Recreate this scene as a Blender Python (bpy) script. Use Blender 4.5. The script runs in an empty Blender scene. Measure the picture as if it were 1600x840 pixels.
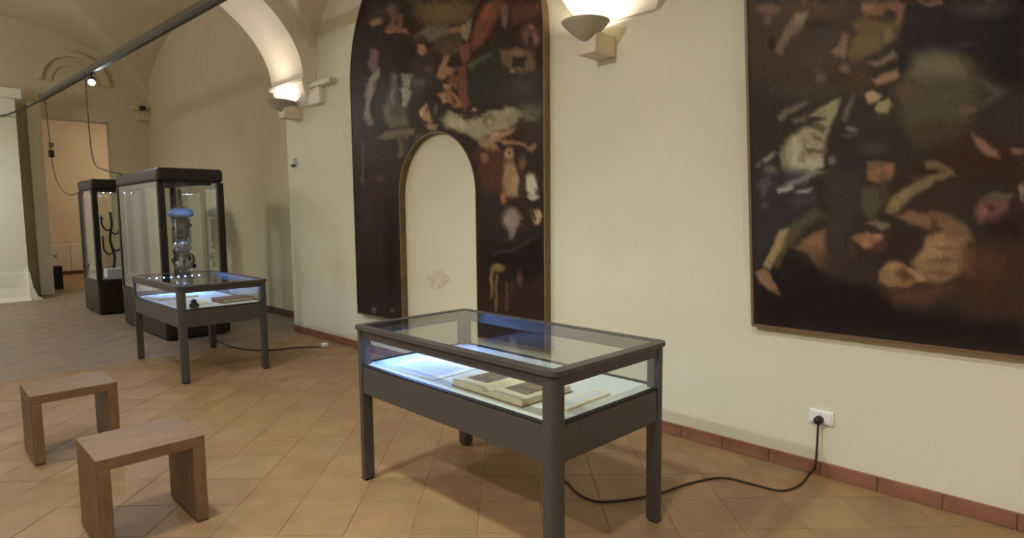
import bpy, bmesh, math, random
import numpy as np
from mathutils import Matrix, Vector
random.seed(7)
S = bpy.context.scene
COL = S.collection
PI = math.pi

# ------------------------------------------------------------------ camera
F, YAW, PITCH, ROLL, CH = 954.0, 0.7899, 0.0896, 0.0101, 1.5
_f = np.array([math.sin(YAW)*math.cos(PITCH), math.cos(YAW)*math.cos(PITCH), -math.sin(PITCH)])
_r = np.array([math.cos(YAW), -math.sin(YAW), 0.0])
_d = np.cross(_f, _r)
_r, _d = _r*math.cos(ROLL)+_d*math.sin(ROLL), -_r*math.sin(ROLL)+_d*math.cos(ROLL)
cam = bpy.data.cameras.new('camera')
cam.sensor_width = 36.0
cam.lens = 36.0*F/1600.0
cam.clip_start = 0.05
camo = bpy.data.objects.new('camera', cam)
COL.objects.link(camo)
camo.matrix_world = Matrix(((_r[0], -_d[0], -_f[0], 0), (_r[1], -_d[1], -_f[1], 0), (_r[2], -_d[2], -_f[2], CH), (0, 0, 0, 1)))
S.camera = camo

# ------------------------------------------------------------------ exposure, world
S.view_settings.view_transform = 'Standard'
S.view_settings.look = 'None'
S.view_settings.gamma = 1.0
S.view_settings.use_curve_mapping = False
S.view_settings.exposure = 0.0
w = bpy.data.worlds.new('world')
S.world = w
w.use_nodes = True
w.node_tree.nodes['Background'].inputs[0].default_value = (0.9, 0.85, 0.7, 1)
w.node_tree.nodes['Background'].inputs[1].default_value = 0.02

SCONCE_W = 6.5          # each wall uplight on the right wall
SCONCE_L = 58.0          # each stronger uplight added out of view
TRACK_W = 240.0          # each track spotlight of the added, unseen left track
WARM = (1.0, 0.83, 0.63)
NEUTRAL = (1.0, 0.97, 0.90)
WHITE = (1.0, 1.0, 0.95)
DOWN_W = 140.0           # each downlight of the added, unseen middle track


# ------------------------------------------------------------------ pixel helpers (photo 1600 x 840)
def ray(px, py):
    return _f + _r*(px-800)/F + _d*(py-420)/F


def on_z(px, py, z=0.0):
    v = ray(px, py)
    t = (z-CH)/v[2]
    return (t*v[0], t*v[1], z)


def on_x(px, py, X):
    v = ray(px, py)
    t = X/v[0]
    return (X, t*v[1], CH+t*v[2])


def on_y(px, py, Y):
    v = ray(px, py)
    t = Y/v[1]
    return (t*v[0], Y, CH+t*v[2])


def proj(P):
    v = np.asarray(P, float)-np.array([0, 0, CH])
    z = v@_f
    return 800+F*(v@_r)/z, 420+F*(v@_d)/z, z


# ------------------------------------------------------------------ materials
def lin(c):
    return tuple(((x/255)/12.92 if x/255 <= .04045 else ((x/255+.055)/1.055)**2.4) for x in c)


def new_mat(name):
    m = bpy.data.materials.new(name)
    m.use_nodes = True
    nt = m.node_tree
    return m, nt, nt.nodes['Principled BSDF']


def N(nt, kind, **kw):
    n = nt.nodes.new(kind)
    for k, v in kw.items():
        setattr(n, k, v)
    return n


def plain(name, col, rough=.5, metal=0.0, noise=0.0, scale=8.0, bump=0.0, bscale=60.0, stretch=None, spec=None):
    m, nt, b = new_mat(name)
    b.inputs['Roughness'].default_value = rough
    b.inputs['Metallic'].default_value = metal
    if spec is not None:
        b.inputs['Specular IOR Level'].default_value = spec
    b.inputs['Base Color'].default_value = (*col, 1)
    tc = N(nt, 'ShaderNodeTexCoord')
    src = tc.outputs['Object']
    if stretch:
        mp = N(nt, 'ShaderNodeMapping')
        mp.inputs['Scale'].default_value = stretch
        nt.links.new(src, mp.inputs[0])
        src = mp.outputs[0]
    if noise:
        t = N(nt, 'ShaderNodeTexNoise')
        t.inputs['Scale'].default_value = scale
        t.inputs['Detail'].default_value = 5
        nt.links.new(src, t.inputs['Vector'])
        r = N(nt, 'ShaderNodeValToRGB')
        r.color_ramp.elements[0].position = .3
        r.color_ramp.elements[1].position = .7
        r.color_ramp.elements[0].color = (*[max(0, c*(1-noise)) for c in col], 1)
        r.color_ramp.elements[1].color = (*[min(1, c*(1+noise)) for c in col], 1)
        nt.links.new(t.outputs[0], r.inputs[0])
        nt.links.new(r.outputs[0], b.inputs['Base Color'])
    if bump:
        t2 = N(nt, 'ShaderNodeTexNoise')
        t2.inputs['Scale'].default_value = bscale
        t2.inputs['Detail'].default_value = 4
        nt.links.new(src, t2.inputs['Vector'])
        bp = N(nt, 'ShaderNodeBump')
        bp.inputs['Strength'].default_value = bump
        bp.inputs['Distance'].default_value = .01
        nt.links.new(t2.outputs[0], bp.inputs['Height'])
        nt.links.new(bp.outputs[0], b.inputs['Normal'])
    return m


def emitter(name, col, strength):
    m, nt, b = new_mat(name)
    b.inputs['Base Color'].default_value = (*col, 1)
    b.inputs['Emission Color'].default_value = (*col, 1)
    b.inputs['Emission Strength'].default_value = strength
    return m


def glass(name, tint=(.95, .98, .97), k=2.0):
    m, nt, b = new_mat(name)
    nt.nodes.remove(b)
    out = nt.nodes['Material Output']
    tr = N(nt, 'ShaderNodeBsdfTransparent')
    tr.inputs[0].default_value = (*tint, 1)
    gl = N(nt, 'ShaderNodeBsdfGlossy')
    gl.inputs['Roughness'].default_value = .01
    fr = N(nt, 'ShaderNodeFresnel')
    fr.inputs['IOR'].default_value = 1.5
    ge = N(nt, 'ShaderNodeNewGeometry')
    inv = N(nt, 'ShaderNodeMath', operation='SUBTRACT')
    inv.inputs[0].default_value = 1
    nt.links.new(ge.outputs['Backfacing'], inv.inputs[1])
    mu = N(nt, 'ShaderNodeMath', operation='MULTIPLY')
    nt.links.new(fr.outputs[0], mu.inputs[0])
    nt.links.new(inv.outputs[0], mu.inputs[1])
    # both faces of a thin pane reflect: 2F / (1 + F)
    m2 = N(nt, 'ShaderNodeMath', operation='MULTIPLY')
    m2.inputs[1].default_value = k
    nt.links.new(mu.outputs[0], m2.inputs[0])
    ad = N(nt, 'ShaderNodeMath', operation='ADD')
    ad.inputs[1].default_value = 1
    nt.links.new(mu.outputs[0], ad.inputs[0])
    mk = N(nt, 'ShaderNodeMath', operation='DIVIDE', use_clamp=True)
    nt.links.new(m2.outputs[0], mk.inputs[0])
    nt.links.new(ad.outputs[0], mk.inputs[1])
    mix = N(nt, 'ShaderNodeMixShader')
    nt.links.new(mk.outputs[0], mix.inputs[0])
    nt.links.new(tr.outputs[0], mix.inputs[1])
    nt.links.new(gl.outputs[0], mix.inputs[2])
    nt.links.new(mix.outputs[0], out.inputs['Surface'])
    return m


TILE = 0.315
TA0, TB0 = .25, -.15      # phase of the diagonal grid


def tile_mat(name, base, var):
    """terracotta: every tile of the diagonal grid gets its own tone from a hash of its cell"""
    m, nt, b = new_mat(name)
    ge = N(nt, 'ShaderNodeNewGeometry')
    mp = N(nt, 'ShaderNodeMapping')
    mp.inputs['Rotation'].default_value = (0, 0, -PI/4)
    mp.inputs['Scale'].default_value = (1/TILE, 1/TILE, 1/TILE)
    mp.inputs['Location'].default_value = (-TA0/TILE, -TB0/TILE, 0)
    # mapping applies scale, then rotation
    nt.links.new(ge.outputs['Position'], mp.inputs[0])
    fl = N(nt, 'ShaderNodeVectorMath', operation='FLOOR')
    nt.links.new(mp.outputs[0], fl.inputs[0])
    mz = N(nt, 'ShaderNodeVectorMath', operation='MULTIPLY')
    mz.inputs[1].default_value = (1, 1, 0)
    nt.links.new(fl.outputs[0], mz.inputs[0])
    wn = N(nt, 'ShaderNodeTexWhiteNoise', noise_dimensions='3D')
    nt.links.new(mz.outputs[0], wn.inputs['Vector'])
    r = N(nt, 'ShaderNodeValToRGB')
    r.color_ramp.elements[0].color = (*[c*(1-var) for c in base], 1)
    r.color_ramp.elements[1].color = (*[c*(1+var) for c in base], 1)
    e = r.color_ramp.elements.new(.5)
    e.color = (base[0]*1.03, base[1]*.97, base[2]*.93, 1)
    nt.links.new(wn.outputs['Value'], r.inputs[0])
    ns = N(nt, 'ShaderNodeTexNoise')
    ns.inputs['Scale'].default_value = 5
    ns.inputs['Detail'].default_value = 6
    nt.links.new(ge.outputs['Position'], ns.inputs['Vector'])
    r2 = N(nt, 'ShaderNodeValToRGB')
    r2.color_ramp.elements[0].position = .3
    r2.color_ramp.elements[1].position = .75
    r2.color_ramp.elements[0].color = (.82, .81, .80, 1)
    r2.color_ramp.elements[1].color = (1.1, 1.1, 1.1, 1)
    nt.links.new(ns.outputs[0], r2.inputs[0])
    mx = N(nt, 'ShaderNodeMix', data_type='RGBA', blend_type='MULTIPLY')
    mx.inputs[0].default_value = 1
    nt.links.new(r.outputs[0], mx.inputs[6])
    nt.links.new(r2.outputs[0], mx.inputs[7])
    nt.links.new(mx.outputs[2], b.inputs['Base Color'])
    b.inputs['Roughness'].default_value = .48
    b.inputs['Specular IOR Level'].default_value = .35
    return m


WALLC = (.690, .675, .540)
M = dict(
    wall=plain('wall_plaster', WALLC, .9, noise=.035, scale=1.3, bump=.12, bscale=35),
    vault=plain('vault_plaster', (.70, .63, .50), .9, noise=.04, scale=1.0, bump=.1, bscale=30),
    wall_rear=plain('rear_wall_plaster', (.64, .57, .415), .9, noise=.05, scale=1.0, bump=.1, bscale=30),
    white_plaster=plain('white_plaster', (.82, .79, .71), .85, noise=.02, scale=3),
    peach=plain('peach_plaster', (.64, .52, .36), .9, noise=.06, scale=1.5),
    grout=plain('grout', (.24, .165, .10), .9),
    tile=tile_mat('terracotta_tile', (.312, .204, .108), .09),
    tile_rear=tile_mat('worn_grey_tile', (.275, .218, .172), .04),
    skirt=plain('terracotta_skirting', (.24, .105, .058), .6, noise=.15, scale=9),
    skirt_dark=plain('dark_skirting', (.13, .06, .04), .6),
    metal=plain('grey_painted_metal', (.075, .070, .068), .42, metal=.25, noise=.04, scale=30),
    metal_dark=plain('dark_rubber', (.012, .010, .010), .6),
    bronze=plain('dark_brown_metal', (.012, .009, .008), .5),
    deck=plain('white_lining', (.72, .75, .72), .7),
    glass=glass('clear_glass'),
    wood=plain('oak_veneer', (.180, .108, .056), .5, noise=.22, scale=7, stretch=(1, 7, 7)),
    wood_v=plain('oak_veneer_upright', (.180, .108, .056), .5, noise=.22, scale=7, stretch=(7, 7, 1)),
    frame=plain('old_gilt_wood', (.17, .115, .05), .5, noise=.2, scale=20),
    frame_dark=plain('dark_frame_wood', (.16, .10, .06), .5),
    paper=plain('aged_paper', (.74, .66, .48), .8, noise=.06, scale=20),
    paper_white=plain('white_paper', (.82, .82, .80), .8, noise=.03, scale=20),
    ink=plain('printed_plate', (.24, .17, .11), .8, noise=.4, scale=40),
    leather=plain('brown_leather', (.26, .15, .08), .6, noise=.2, scale=30),
    redcloth=plain('red_brown_leather', (.20, .08, .06), .6, noise=.2, scale=30),
    blackthing=plain('dark_bronze', (.02, .018, .022), .4),
    silver=plain('tarnished_silver', (.42, .42, .48), .35, metal=.75, noise=.3, scale=18),
    silver_dark=plain('dark_gilt_metal', (.20, .16, .09), .4, metal=.7, noise=.3, scale=25),
    bluedisc=plain('disc_painted_blue_light', (.30, .42, .78), .4),  # the blue light falling on the disc is put into its colour
    led=emitter('led_chip', (.35, .55, 1.0), 22),
    ledhousing=plain('led_housing', (.05, .05, .06), .5),
    spot=emitter('spot_lens', (.86, .94, 1.0), 60),
    lamp_bowl=plain('grey_plaster_bowl', (.40, .36, .29), .8, noise=.08, scale=30),
    lamp_box=plain('cream_lamp_box', (.68, .61, .47), .7),
    bulb=emitter('warm_bulb', (1.0, .86, .62), 30),
    plastic_white=plain('white_plastic', (.80, .79, .80), .4),
    black=plain('black_plastic', (.010, .009, .009), .45),
    cord=plain('brown_cord', (.035, .014, .010), .5),
    beamgrey=plain('grey_track_body', (.12, .11, .085), .7),
    cord_tan=plain('tan_cord', (.13, .09, .045), .6),
)


# ------------------------------------------------------------------ mesh helpers
def tag(o, label=None, cat=None, group=None, kind=None):
    if label:
        o['label'] = label
    if cat:
        o['category'] = cat
    if group:
        o['group'] = group
    if kind:
        o['kind'] = kind
    return o


def obj(name, me, mat=None, parent=None, loc=None):
    o = bpy.data.objects.new(name, me)
    COL.objects.link(o)
    if mat is not None and me is not None and not me.materials:
        me.materials.append(mat)
    if parent:
        o.parent = parent
    if loc:
        o.location = loc
    return o


def empty(name, loc, rz=0.0, label=None, cat=None, group=None):
    o = bpy.data.objects.new(name, None)
    o.empty_display_size = .1
    COL.objects.link(o)
    o.location = loc
    o.rotation_euler = (0, 0, rz)
    return tag(o, label, cat, group)


def mesh(name, v, f, smooth=False):
    me = bpy.data.meshes.new(name)
    me.from_pydata([tuple(map(float, p)) for p in v], [], [tuple(q) for q in f])
    bm = bmesh.new()
    bm.from_mesh(me)
    bmesh.ops.recalc_face_normals(bm, faces=bm.faces)
    bm.to_mesh(me)
    bm.free()
    if smooth:
        me.polygons.foreach_set('use_smooth', [True]*len(me.polygons))
    return me


def box_me(x0, x1, y0, y1, z0, z1, bev=0.0, seg=2):
    bm = bmesh.new()
    bmesh.ops.create_cube(bm, size=1)
    for v in bm.verts:
        v.co = ((x0+x1)/2+v.co.x*(x1-x0), (y0+y1)/2+v.co.y*(y1-y0), (z0+z1)/2+v.co.z*(z1-z0))
    if bev:
        bmesh.ops.bevel(bm, geom=list(bm.edges), offset=bev, segments=seg, affect='EDGES', profile=.5)
    me = bpy.data.meshes.new('box')
    bm.to_mesh(me)
    bm.free()
    return me


def box(name, b, mat, parent=None, bev=0.0, seg=2):
    return obj(name, box_me(*b, bev=bev, seg=seg), mat, parent)


def prism_me(poly, a0, a1, axis='z', smooth=False):
    """extrude a 2-D polygon; axis z: (x,y)->z ; axis y: (x,z)->y ; axis x: (y,z)->x"""
    def P(p, a):
        return (p[0], p[1], a) if axis == 'z' else ((p[0], a, p[1]) if axis == 'y' else (a, p[0], p[1]))
    n = len(poly)
    v = [P(p, a0) for p in poly]+[P(p, a1) for p in poly]
    f = [list(range(n))[::-1], list(range(n, 2*n))]
    f += [[i, (i+1) % n, n+(i+1) % n, n+i] for i in range(n)]
    return mesh('prism', v, f)


def rrect(x0, x1, y0, y1, r, n=6):
    pts = []
    for cx, cy, a in ((x1-r, y1-r, 0), (x0+r, y1-r, PI/2), (x0+r, y0+r, PI), (x1-r, y0+r, 1.5*PI)):
        for i in range(n+1):
            t = a+PI/2*i/n
            pts.append((cx+r*math.cos(t), cy+r*math.sin(t)))
    return pts


def ring_me(outer, inner, z0, z1):
    n = len(outer)
    v = [(*p, z0) for p in outer]+[(*p, z1) for p in outer]+[(*p, z0) for p in inner]+[(*p, z1) for p in inner]
    f = []
    for i in range(n):
        j = (i+1) % n
        f += [[i, j, n+j, n+i], [2*n+i, 3*n+i, 3*n+j, 2*n+j], [n+i, n+j, 3*n+j, 3*n+i], [i, 2*n+i, 2*n+j, j]]
    return mesh('ring', v, f)


def spline(pts, n=8):
    """Catmull-Rom through the points"""
    P = [np.array(p, float) for p in pts]
    P = [2*P[0]-P[1]]+P+[2*P[-1]-P[-2]]
    out = []
    for i in range(1, len(P)-2):
        for k in range(n):
            t = k/n
            a, b, c, d = P[i-1:i+3]
            out.append(.5*((2*b)+(-a+c)*t+(2*a-5*b+4*c-d)*t*t+(-a+3*b-3*c+d)*t**3))
    out.append(P[-2])
    return out


def tube_me(pts, r, n=8, radii=None):
    P = [np.array(p, float) for p in pts]
    v, f = [], []
    for i, p in enumerate(P):
        t = P[min(i+1, len(P)-1)]-P[max(i-1, 0)]
        t = t/(np.linalg.norm(t)+1e-9)
        a = np.cross(t, (0, 0, 1)) if abs(t[2]) < .9 else np.cross(t, (1, 0, 0))
        a = a/np.linalg.norm(a)
        b = np.cross(t, a)
        rr = radii[i] if radii else r
        for k in range(n):
            th = 2*PI*k/n
            v.append(p+rr*(a*math.cos(th)+b*math.sin(th)))
    for i in range(len(P)-1):
        for k in range(n):
            f.append([i*n+k, i*n+(k+1) % n, (i+1)*n+(k+1) % n, (i+1)*n+k])
    f.append(list(range(n))[::-1])
    f.append([(len(P)-1)*n+k for k in range(n)])
    return mesh('tube', v, f, True)


def tube(name, pts, r, mat, parent=None, n=8, radii=None):
    return obj(name, tube_me(pts, r, n, radii), mat, parent)


def lathe_me(prof, n=24, sx=1.0, sy=1.0, smooth=True):
    v, f = [], []
    for r, z in prof:
        for k in range(n):
            t = 2*PI*k/n
            v.append((r*math.cos(t)*sx, r*math.sin(t)*sy, z))
    for i in range(len(prof)-1):
        for k in range(n):
            f.append([i*n+k, i*n+(k+1) % n, (i+1)*n+(k+1) % n, (i+1)*n+k])
    f.append(list(range(n))[::-1])
    f.append([(len(prof)-1)*n+k for k in range(n)])
    return mesh('lathe', v, f, smooth)


def struct(o):
    o['kind'] = 'structure'
    return o


def area_light(name, size, power, col, parent, loc, rot=(0, 0, 0), shape='DISK', size_y=None):
    l = bpy.data.lights.new(name, 'AREA')
    l.shape = shape
    l.size = size
    if size_y:
        l.size_y = size_y
    l.energy = power
    l.color = col
    o = bpy.data.objects.new(name, l)
    COL.objects.link(o)
    o.parent = parent
    o.location = loc
    o.rotation_euler = rot
    return o


# ================================================================== THE SETTING
WX = 3.618            # right wall face
LX = -2.42            # left wall face
Y_BACK = -4.2
ARCH0, ARCH1 = 6.78, 7.62
RX, RLX = 4.08, -2.90  # rear room side walls
Y_END = 15.2
HZ = 3.09             # springing height
CX = 0.6              # vault axis

struct(box('wall_right', (WX, WX+.14, Y_BACK, ARCH1, 0, 4.75), M['wall']))
struct(box('wall_pier', (WX+.14, RX+.14, 7.35, ARCH1, 0, 4.75), M['wall']))
struct(box('wall_left', (LX-.14, LX, Y_BACK, ARCH1, 0, 4.75), M['wall']))
struct(box('wall_left_pier', (RLX-.14, LX-.14, 7.35, ARCH1, 0, 4.75), M['wall']))
struct(box('wall_back', (LX-.2, WX+.2, Y_BACK-.14, Y_BACK, 0, 5.2), M['wall']))
struct(box('wall_rear_right', (RX, RX+.14, ARCH1, Y_END+.3, 0, 5.7), M['wall_rear']))
struct(box('wall_rear_left', (RLX-.14, RLX, ARCH1, Y_END+.3, 0, 5.7), M['wall_rear']))

# end wall with a tall square-headed doorway
DX0, DX1, DH = 2.17, 3.36, 3.50
struct(box('wall_end_right', (DX1, RX+.14, Y_END, Y_END+.35, 0, 5.7), M['wall_rear']))
struct(box('wall_end_left', (RLX-.14, DX0, Y_END, Y_END+.35, 0, 5.7), M['wall_rear']))
struct(box('wall_end_lintel', (DX0, DX1, Y_END, Y_END+.35, DH, 5.7), M['wall_rear']))
jb = struct(box('trim_1', (1.95, DX0, 14.98, Y_END, 0, 3.72), M['white_plaster'], bev=.01))


def arch_ring(name, cx, cz, r0, r1, y0, y1, mat):
    n = 28
    poly = [(cx+r1*math.cos(PI*i/n), cz+r1*math.sin(PI*i/n)) for i in range(n+1)]
    poly += [(cx+r0*math.cos(PI*(n-i)/n), cz+r0*math.sin(PI*(n-i)/n)) for i in range(n+1)]
    return obj(name, prism_me(poly, y0, y1, 'y'), mat)


struct(arch_ring('trim_2', 2.77, 4.22, .52, .62, Y_END-.07, Y_END, M['wall_rear']))
struct(arch_ring('trim_3', 2.77, 4.22, .36, .42, Y_END-.035, Y_END, M['wall_rear']))

# white plastered pier left of the doorway: shaft, flared foot, cornice
PY = 14.3
struct(box('wall_pillar', (-.9, 1.70, PY, Y_END, 0, 3.66), M['white_plaster']))
flare = [(PY+.02, .62), (PY-.01, .5), (PY-.03, .25), (PY-.08, .08), (PY-.14, .0), (PY+.02, 0)]
struct(obj('trim_4', prism_me(flare, -.9, 1.70, 'x'), M['white_plaster']))
flx = [(1.68, .62), (1.71, .5), (1.74, .25), (1.80, .08), (1.88, 0), (1.68, 0)]
struct(obj('trim_5', prism_me(flx, PY-.10, PY+.6, 'y'), M['white_plaster']))
struct(box('trim_6', (-.95, 1.80, PY-.10, Y_END, 3.66, 3.84), M['white_plaster'], bev=.02))


# floors
struct(box('floor', (LX-.1, WX, Y_BACK, 7.25, -.10, -.003), M['grout']))
FLOOR = bpy.data.objects['floor']
FR = struct(box('floor_rear', (RLX, RX, 7.25, Y_END+.35, -.10, -.003), M['grout']))


def clip(poly, a, b, c):
    out = []
    for i in range(len(poly)):
        p, q = poly[i], poly[(i+1) % len(poly)]
        dp, dq = a*p[0]+b*p[1]-c, a*q[0]+b*q[1]-c
        if dp <= 0:
            out.append(p)
        if dp*dq < 0:
            t = dp/(dp-dq)
            out.append((p[0]+t*(q[0]-p[0]), p[1]+t*(q[1]-p[1])))
    return out


def tile_geo(poly, cx, cy, z):
    """a tile with a small chamfer"""
    n = len(poly)
    mx = sum(p[0] for p in poly)/n
    my = sum(p[1] for p in poly)/n
    k = .985
    top = [(mx+(p[0]-mx)*k, my+(p[1]-my)*k) for p in poly]
    v = [(p[0]-cx, p[1]-cy, z-.006) for p in poly]+[(p[0]-cx, p[1]-cy, z-.0015) for p in poly]+[(p[0]-cx, p[1]-cy, z) for p in top]
    f = [[2*n+i for i in range(n)]]
    for i in range(n):
        j = (i+1) % n
        f += [[i, j, n+j, n+i], [n+i, n+j, 2*n+j, 2*n+i]]
    return v, f


def lay_tiles(x0, x1, y0, y1, parent, mat, budget):
    g = .0018
    s = TILE*math.sqrt(.5)
    whole, cut = [], []
    R = int((abs(x1)+abs(y1)+abs(x0)+abs(y0))/TILE)+4
    for i in range(-R, R):
        for j in range(-R, R):
            a0, a1, b0, b1 = i*TILE+g+TA0, (i+1)*TILE-g+TA0, j*TILE+g+TB0, (j+1)*TILE-g+TB0
            # grid coordinates (a,b) = position turned by -45 degrees
            q = [((a-b)*math.sqrt(.5), (a+b)*math.sqrt(.5)) for a, b in ((a0, b0), (a1, b0), (a1, b1), (a0, b1))]
            cx, cy = sum(p[0] for p in q)/4, sum(p[1] for p in q)/4
            if cx < x0-s or cx > x1+s or cy < y0-s or cy > y1+s:
                continue
            c = q
            for h in ((1, 0, x1-.002), (-1, 0, -x0-.002), (0, 1, y1-.002), (0, -1, -y0-.002)):
                c = clip(c, *h)
                if len(c) < 3:
                    break
            if len(c) < 3:
                continue
            px, py, dz = proj((cx, cy, 0))
            vis = dz > .3 and -40 < px < 1640 and 300 < py < 880
            rec = (dz if vis else 1e3+abs(dz), cx, cy, c, len(c) == 4 and all(abs(p[0]-r[0])+abs(p[1]-r[1]) < 1e-6 for p, r in zip(c, q)), vis)
            whole.append(rec)
    whole.sort(key=lambda r: r[0])
    shared = None
    bv, bf = [], []
    for k, (dz, cx, cy, c, full, vis) in enumerate(whole):
        rr = random.Random(k)
        z = rr.uniform(-.0012, .0004)
        if vis and k < budget:
            if full:
                if shared is None:
                    v, f = tile_geo(c, cx, cy, 0)
                    shared = mesh('tile', v, f)
                    shared.materials.append(mat)
                o = bpy.data.objects.new('tile', shared)
            else:
                v, f = tile_geo(c, cx, cy, 0)
                me = mesh('tile', v, f)
                me.materials.append(mat)
                o = bpy.data.objects.new('tile', me)
            COL.objects.link(o)
            o.parent = parent
            o.location = (cx, cy, z)
        else:
            v, f = tile_geo(c, 0, 0, z)
            n = len(bv)
            bv += v
            bf += [[q+n for q in ff] for ff in f]
    if bv:
        me = mesh('tiles', bv, bf)
        o = obj('tiles', me, mat, parent)
        o['kind'] = 'stuff'


lay_tiles(LX, WX, Y_BACK, 7.25, FLOOR, M['tile'], 290)
lay_tiles(RLX, RX, 7.25, Y_END+.3, FR, M['tile_rear'], 0)

# skirting tiles along the right wall
bbr = empty('baseboard_right', (WX, 0, 0))
bbr['kind'] = 'structure'
sk = box_me(-.014, 0, .0015, .2885, 0, .083, bev=.003, seg=1)
sk.materials.append(M['skirt'])
y = .257
while y > Y_BACK+.3:
    y -= .29
while y < ARCH1-.29:
    o = obj('skirting_tile', sk, None, bbr)
    o.location = (0, y, 0)
    y += .29
box('skirting_tile', (-.014, 0, y+.0015, ARCH1-.005, 0, .083), M['skirt'], bbr, bev=.003, seg=1)
struct(box('baseboard_rear', (RX-.016, RX, ARCH1, Y_END, 0, .10), M['skirt_dark']))
struct(box('baseboard_end', (DX1, RX-.016, Y_END-.016, Y_END, 0, .10), M['skirt_dark']))


# vaults: the ceiling height is the higher of the long barrel and the cross lunettes
def ell(t, a, b):
    q = 1-(t/a)**2
    return b*math.sqrt(q) if q > 0 else 0.0


def vault(name, x0, x1, y0, y1, z0, ab, lunettes, mat, nx=120, ny=220):
    cx, a = (x0+x1)/2, (x1-x0)/2
    xs = [cx-a*math.cos(PI*i/nx) for i in range(nx+1)]
    ys = [y0+(y1-y0)*j/ny for j in range(ny+1)]
    v, f = [], []
    for yy in ys:
        zl = max([ell(yy-c, la, lb) for c, la, lb in lunettes]+[0])
        for xx in xs:
            v.append((xx, yy, z0+max(ell(xx-cx, a, ab), zl)))
    for j in range(ny):
        for i in range(nx):
            p = j*(nx+1)+i
            f.append((p, p+1, p+nx+2, p+nx+1))
    me = mesh(name, v, f, True)
    return struct(obj(name, me, mat))


vault('ceiling', LX, WX, Y_BACK, ARCH0+.01, HZ, 1.58, [(4.87, 1.98, 1.38), (.1, 1.95, 1.38), (-4.4, 2.0, 1.38)], M['vault'])
vault('ceiling_rear', RLX, RX, ARCH1-.01, Y_END+.02, 3.92, 1.5, [(11.41, 3.79, 1.4)], M['wall_rear'], 100, 160)


def rib_poly(xo0, xo1, ztop, a, b):
    n = 64
    p = [(CX+a*math.cos(PI*i/n), HZ+b*math.sin(PI*i/n)) for i in range(n+1)]
    return [(xo1, HZ)]+p+[(xo0, HZ), (xo0, ztop), (xo1, ztop)]


struct(obj('trim_7', prism_me(rib_poly(RLX, RX, 6.1, 2.85, 1.45), ARCH0, ARCH1, 'y'), M['white_plaster']))
n = 64


def rib(name, y0, y1):
    p = [(CX+2.85*math.cos(PI*i/n), HZ+1.45*math.sin(PI*i/n)) for i in range(n+1)]
    q = [(CX+3.06*math.cos(PI*i/n), HZ+1.66*math.sin(PI*i/n)) for i in range(n+1)][::-1]
    struct(obj(name, prism_me(p+q, y0, y1, 'y'), M['vault']))


rib('trim_8', 2.06, 2.92)
rib('trim_9', -2.7, -1.85)


# tapered plaster capitals that carry the arches, cornice slab on top
def capital(name, y0, y1, side=1):
    face = WX if side > 0 else LX
    s = -side
    r = empty(name, (face, (y0+y1)/2, 0))
    r['kind'] = 'structure'
    h = (y1-y0)/2
    box('cornice_slab', (min(0, s*.20), max(0, s*.20), -h-.02, h+.02, HZ-.045, HZ), M['white_plaster'], r, bev=.008)
    prof = [(.17, HZ-.045, 1.0), (.165, HZ-.08, .98), (.13, HZ-.15, .9), (.07, HZ-.22, .78), (.03, HZ-.27, .66)]
    v, f = [], []
    for d, z, k in prof:
        v += [(0, -h*k, z), (s*d, -h*k*.96, z), (s*d, h*k*.96, z), (0, h*k, z)]
    for i in range(len(prof)-1):
        for k in range(4):
            f.append([4*i+k, 4*i+(k+1) % 4, 4*i+4+(k+1) % 4, 4*i+4+k])
    f += [[0, 1, 2, 3], [4*len(prof)-4+k for k in range(4)][::-1]]
    obj('capital_bell', mesh('bell', v, f), M['white_plaster'], r)


for k, (a, b) in enumerate(((2.06, 2.92), (ARCH0, ARCH1), (-2.7, -1.85))):
    capital('trim_%d' % (10+2*k), a, b, 1)
    capital('trim_%d' % (11+2*k), a, b, -1)

# bracket shelf under the lunette and the corner bracket of the rear vault
br = empty('trim_16', (WX, 6.62, 0))
br['kind'] = 'structure'
box('shelf', (-.10, 0, -.30, .30, 2.985, 3.04), M['wall'], br, bev=.008)
box('bracket', (-.075, 0, -.02, .26, 2.80, 2.985), M['white_plaster'], br, bev=.01)
br2 = empty('trim_17', (RX, Y_END, 0))
br2['kind'] = 'structure'
box('shelf', (-.34, 0, -.16, 0, 3.80, 3.88), M['wall_rear'], br2, bev=.01)
box('bracket', (-.24, 0, -.11, 0, 3.60, 3.80), M['wall_rear'], br2, bev=.01)

# the warm room beyond the doorway
NY = 20.5
struct(box('wall_next_room', (.4, 6.0, NY, NY+.1, 0, 4.2), M['peach']))
struct(box('wall_next_room_left', (.3, .4, Y_END+.35, NY, 0, 4.2), M['peach']))
struct(box('wall_next_room_right', (6.0, 6.1, Y_END+.35, NY, 0, 4.2), M['peach']))
struct(box('floor_next_room', (.4, 6.0, Y_END+.35, NY, -.1, 0), M['tile']))
struct(box('ceiling_next_room', (.3, 6.1, Y_END+.35, NY+.1, 4.2, 4.3), M['peach']))
struct(box('baseboard_next_room', (.4, 6.0, NY-.02, NY, 0, .11), M['skirt_dark']))


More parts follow.
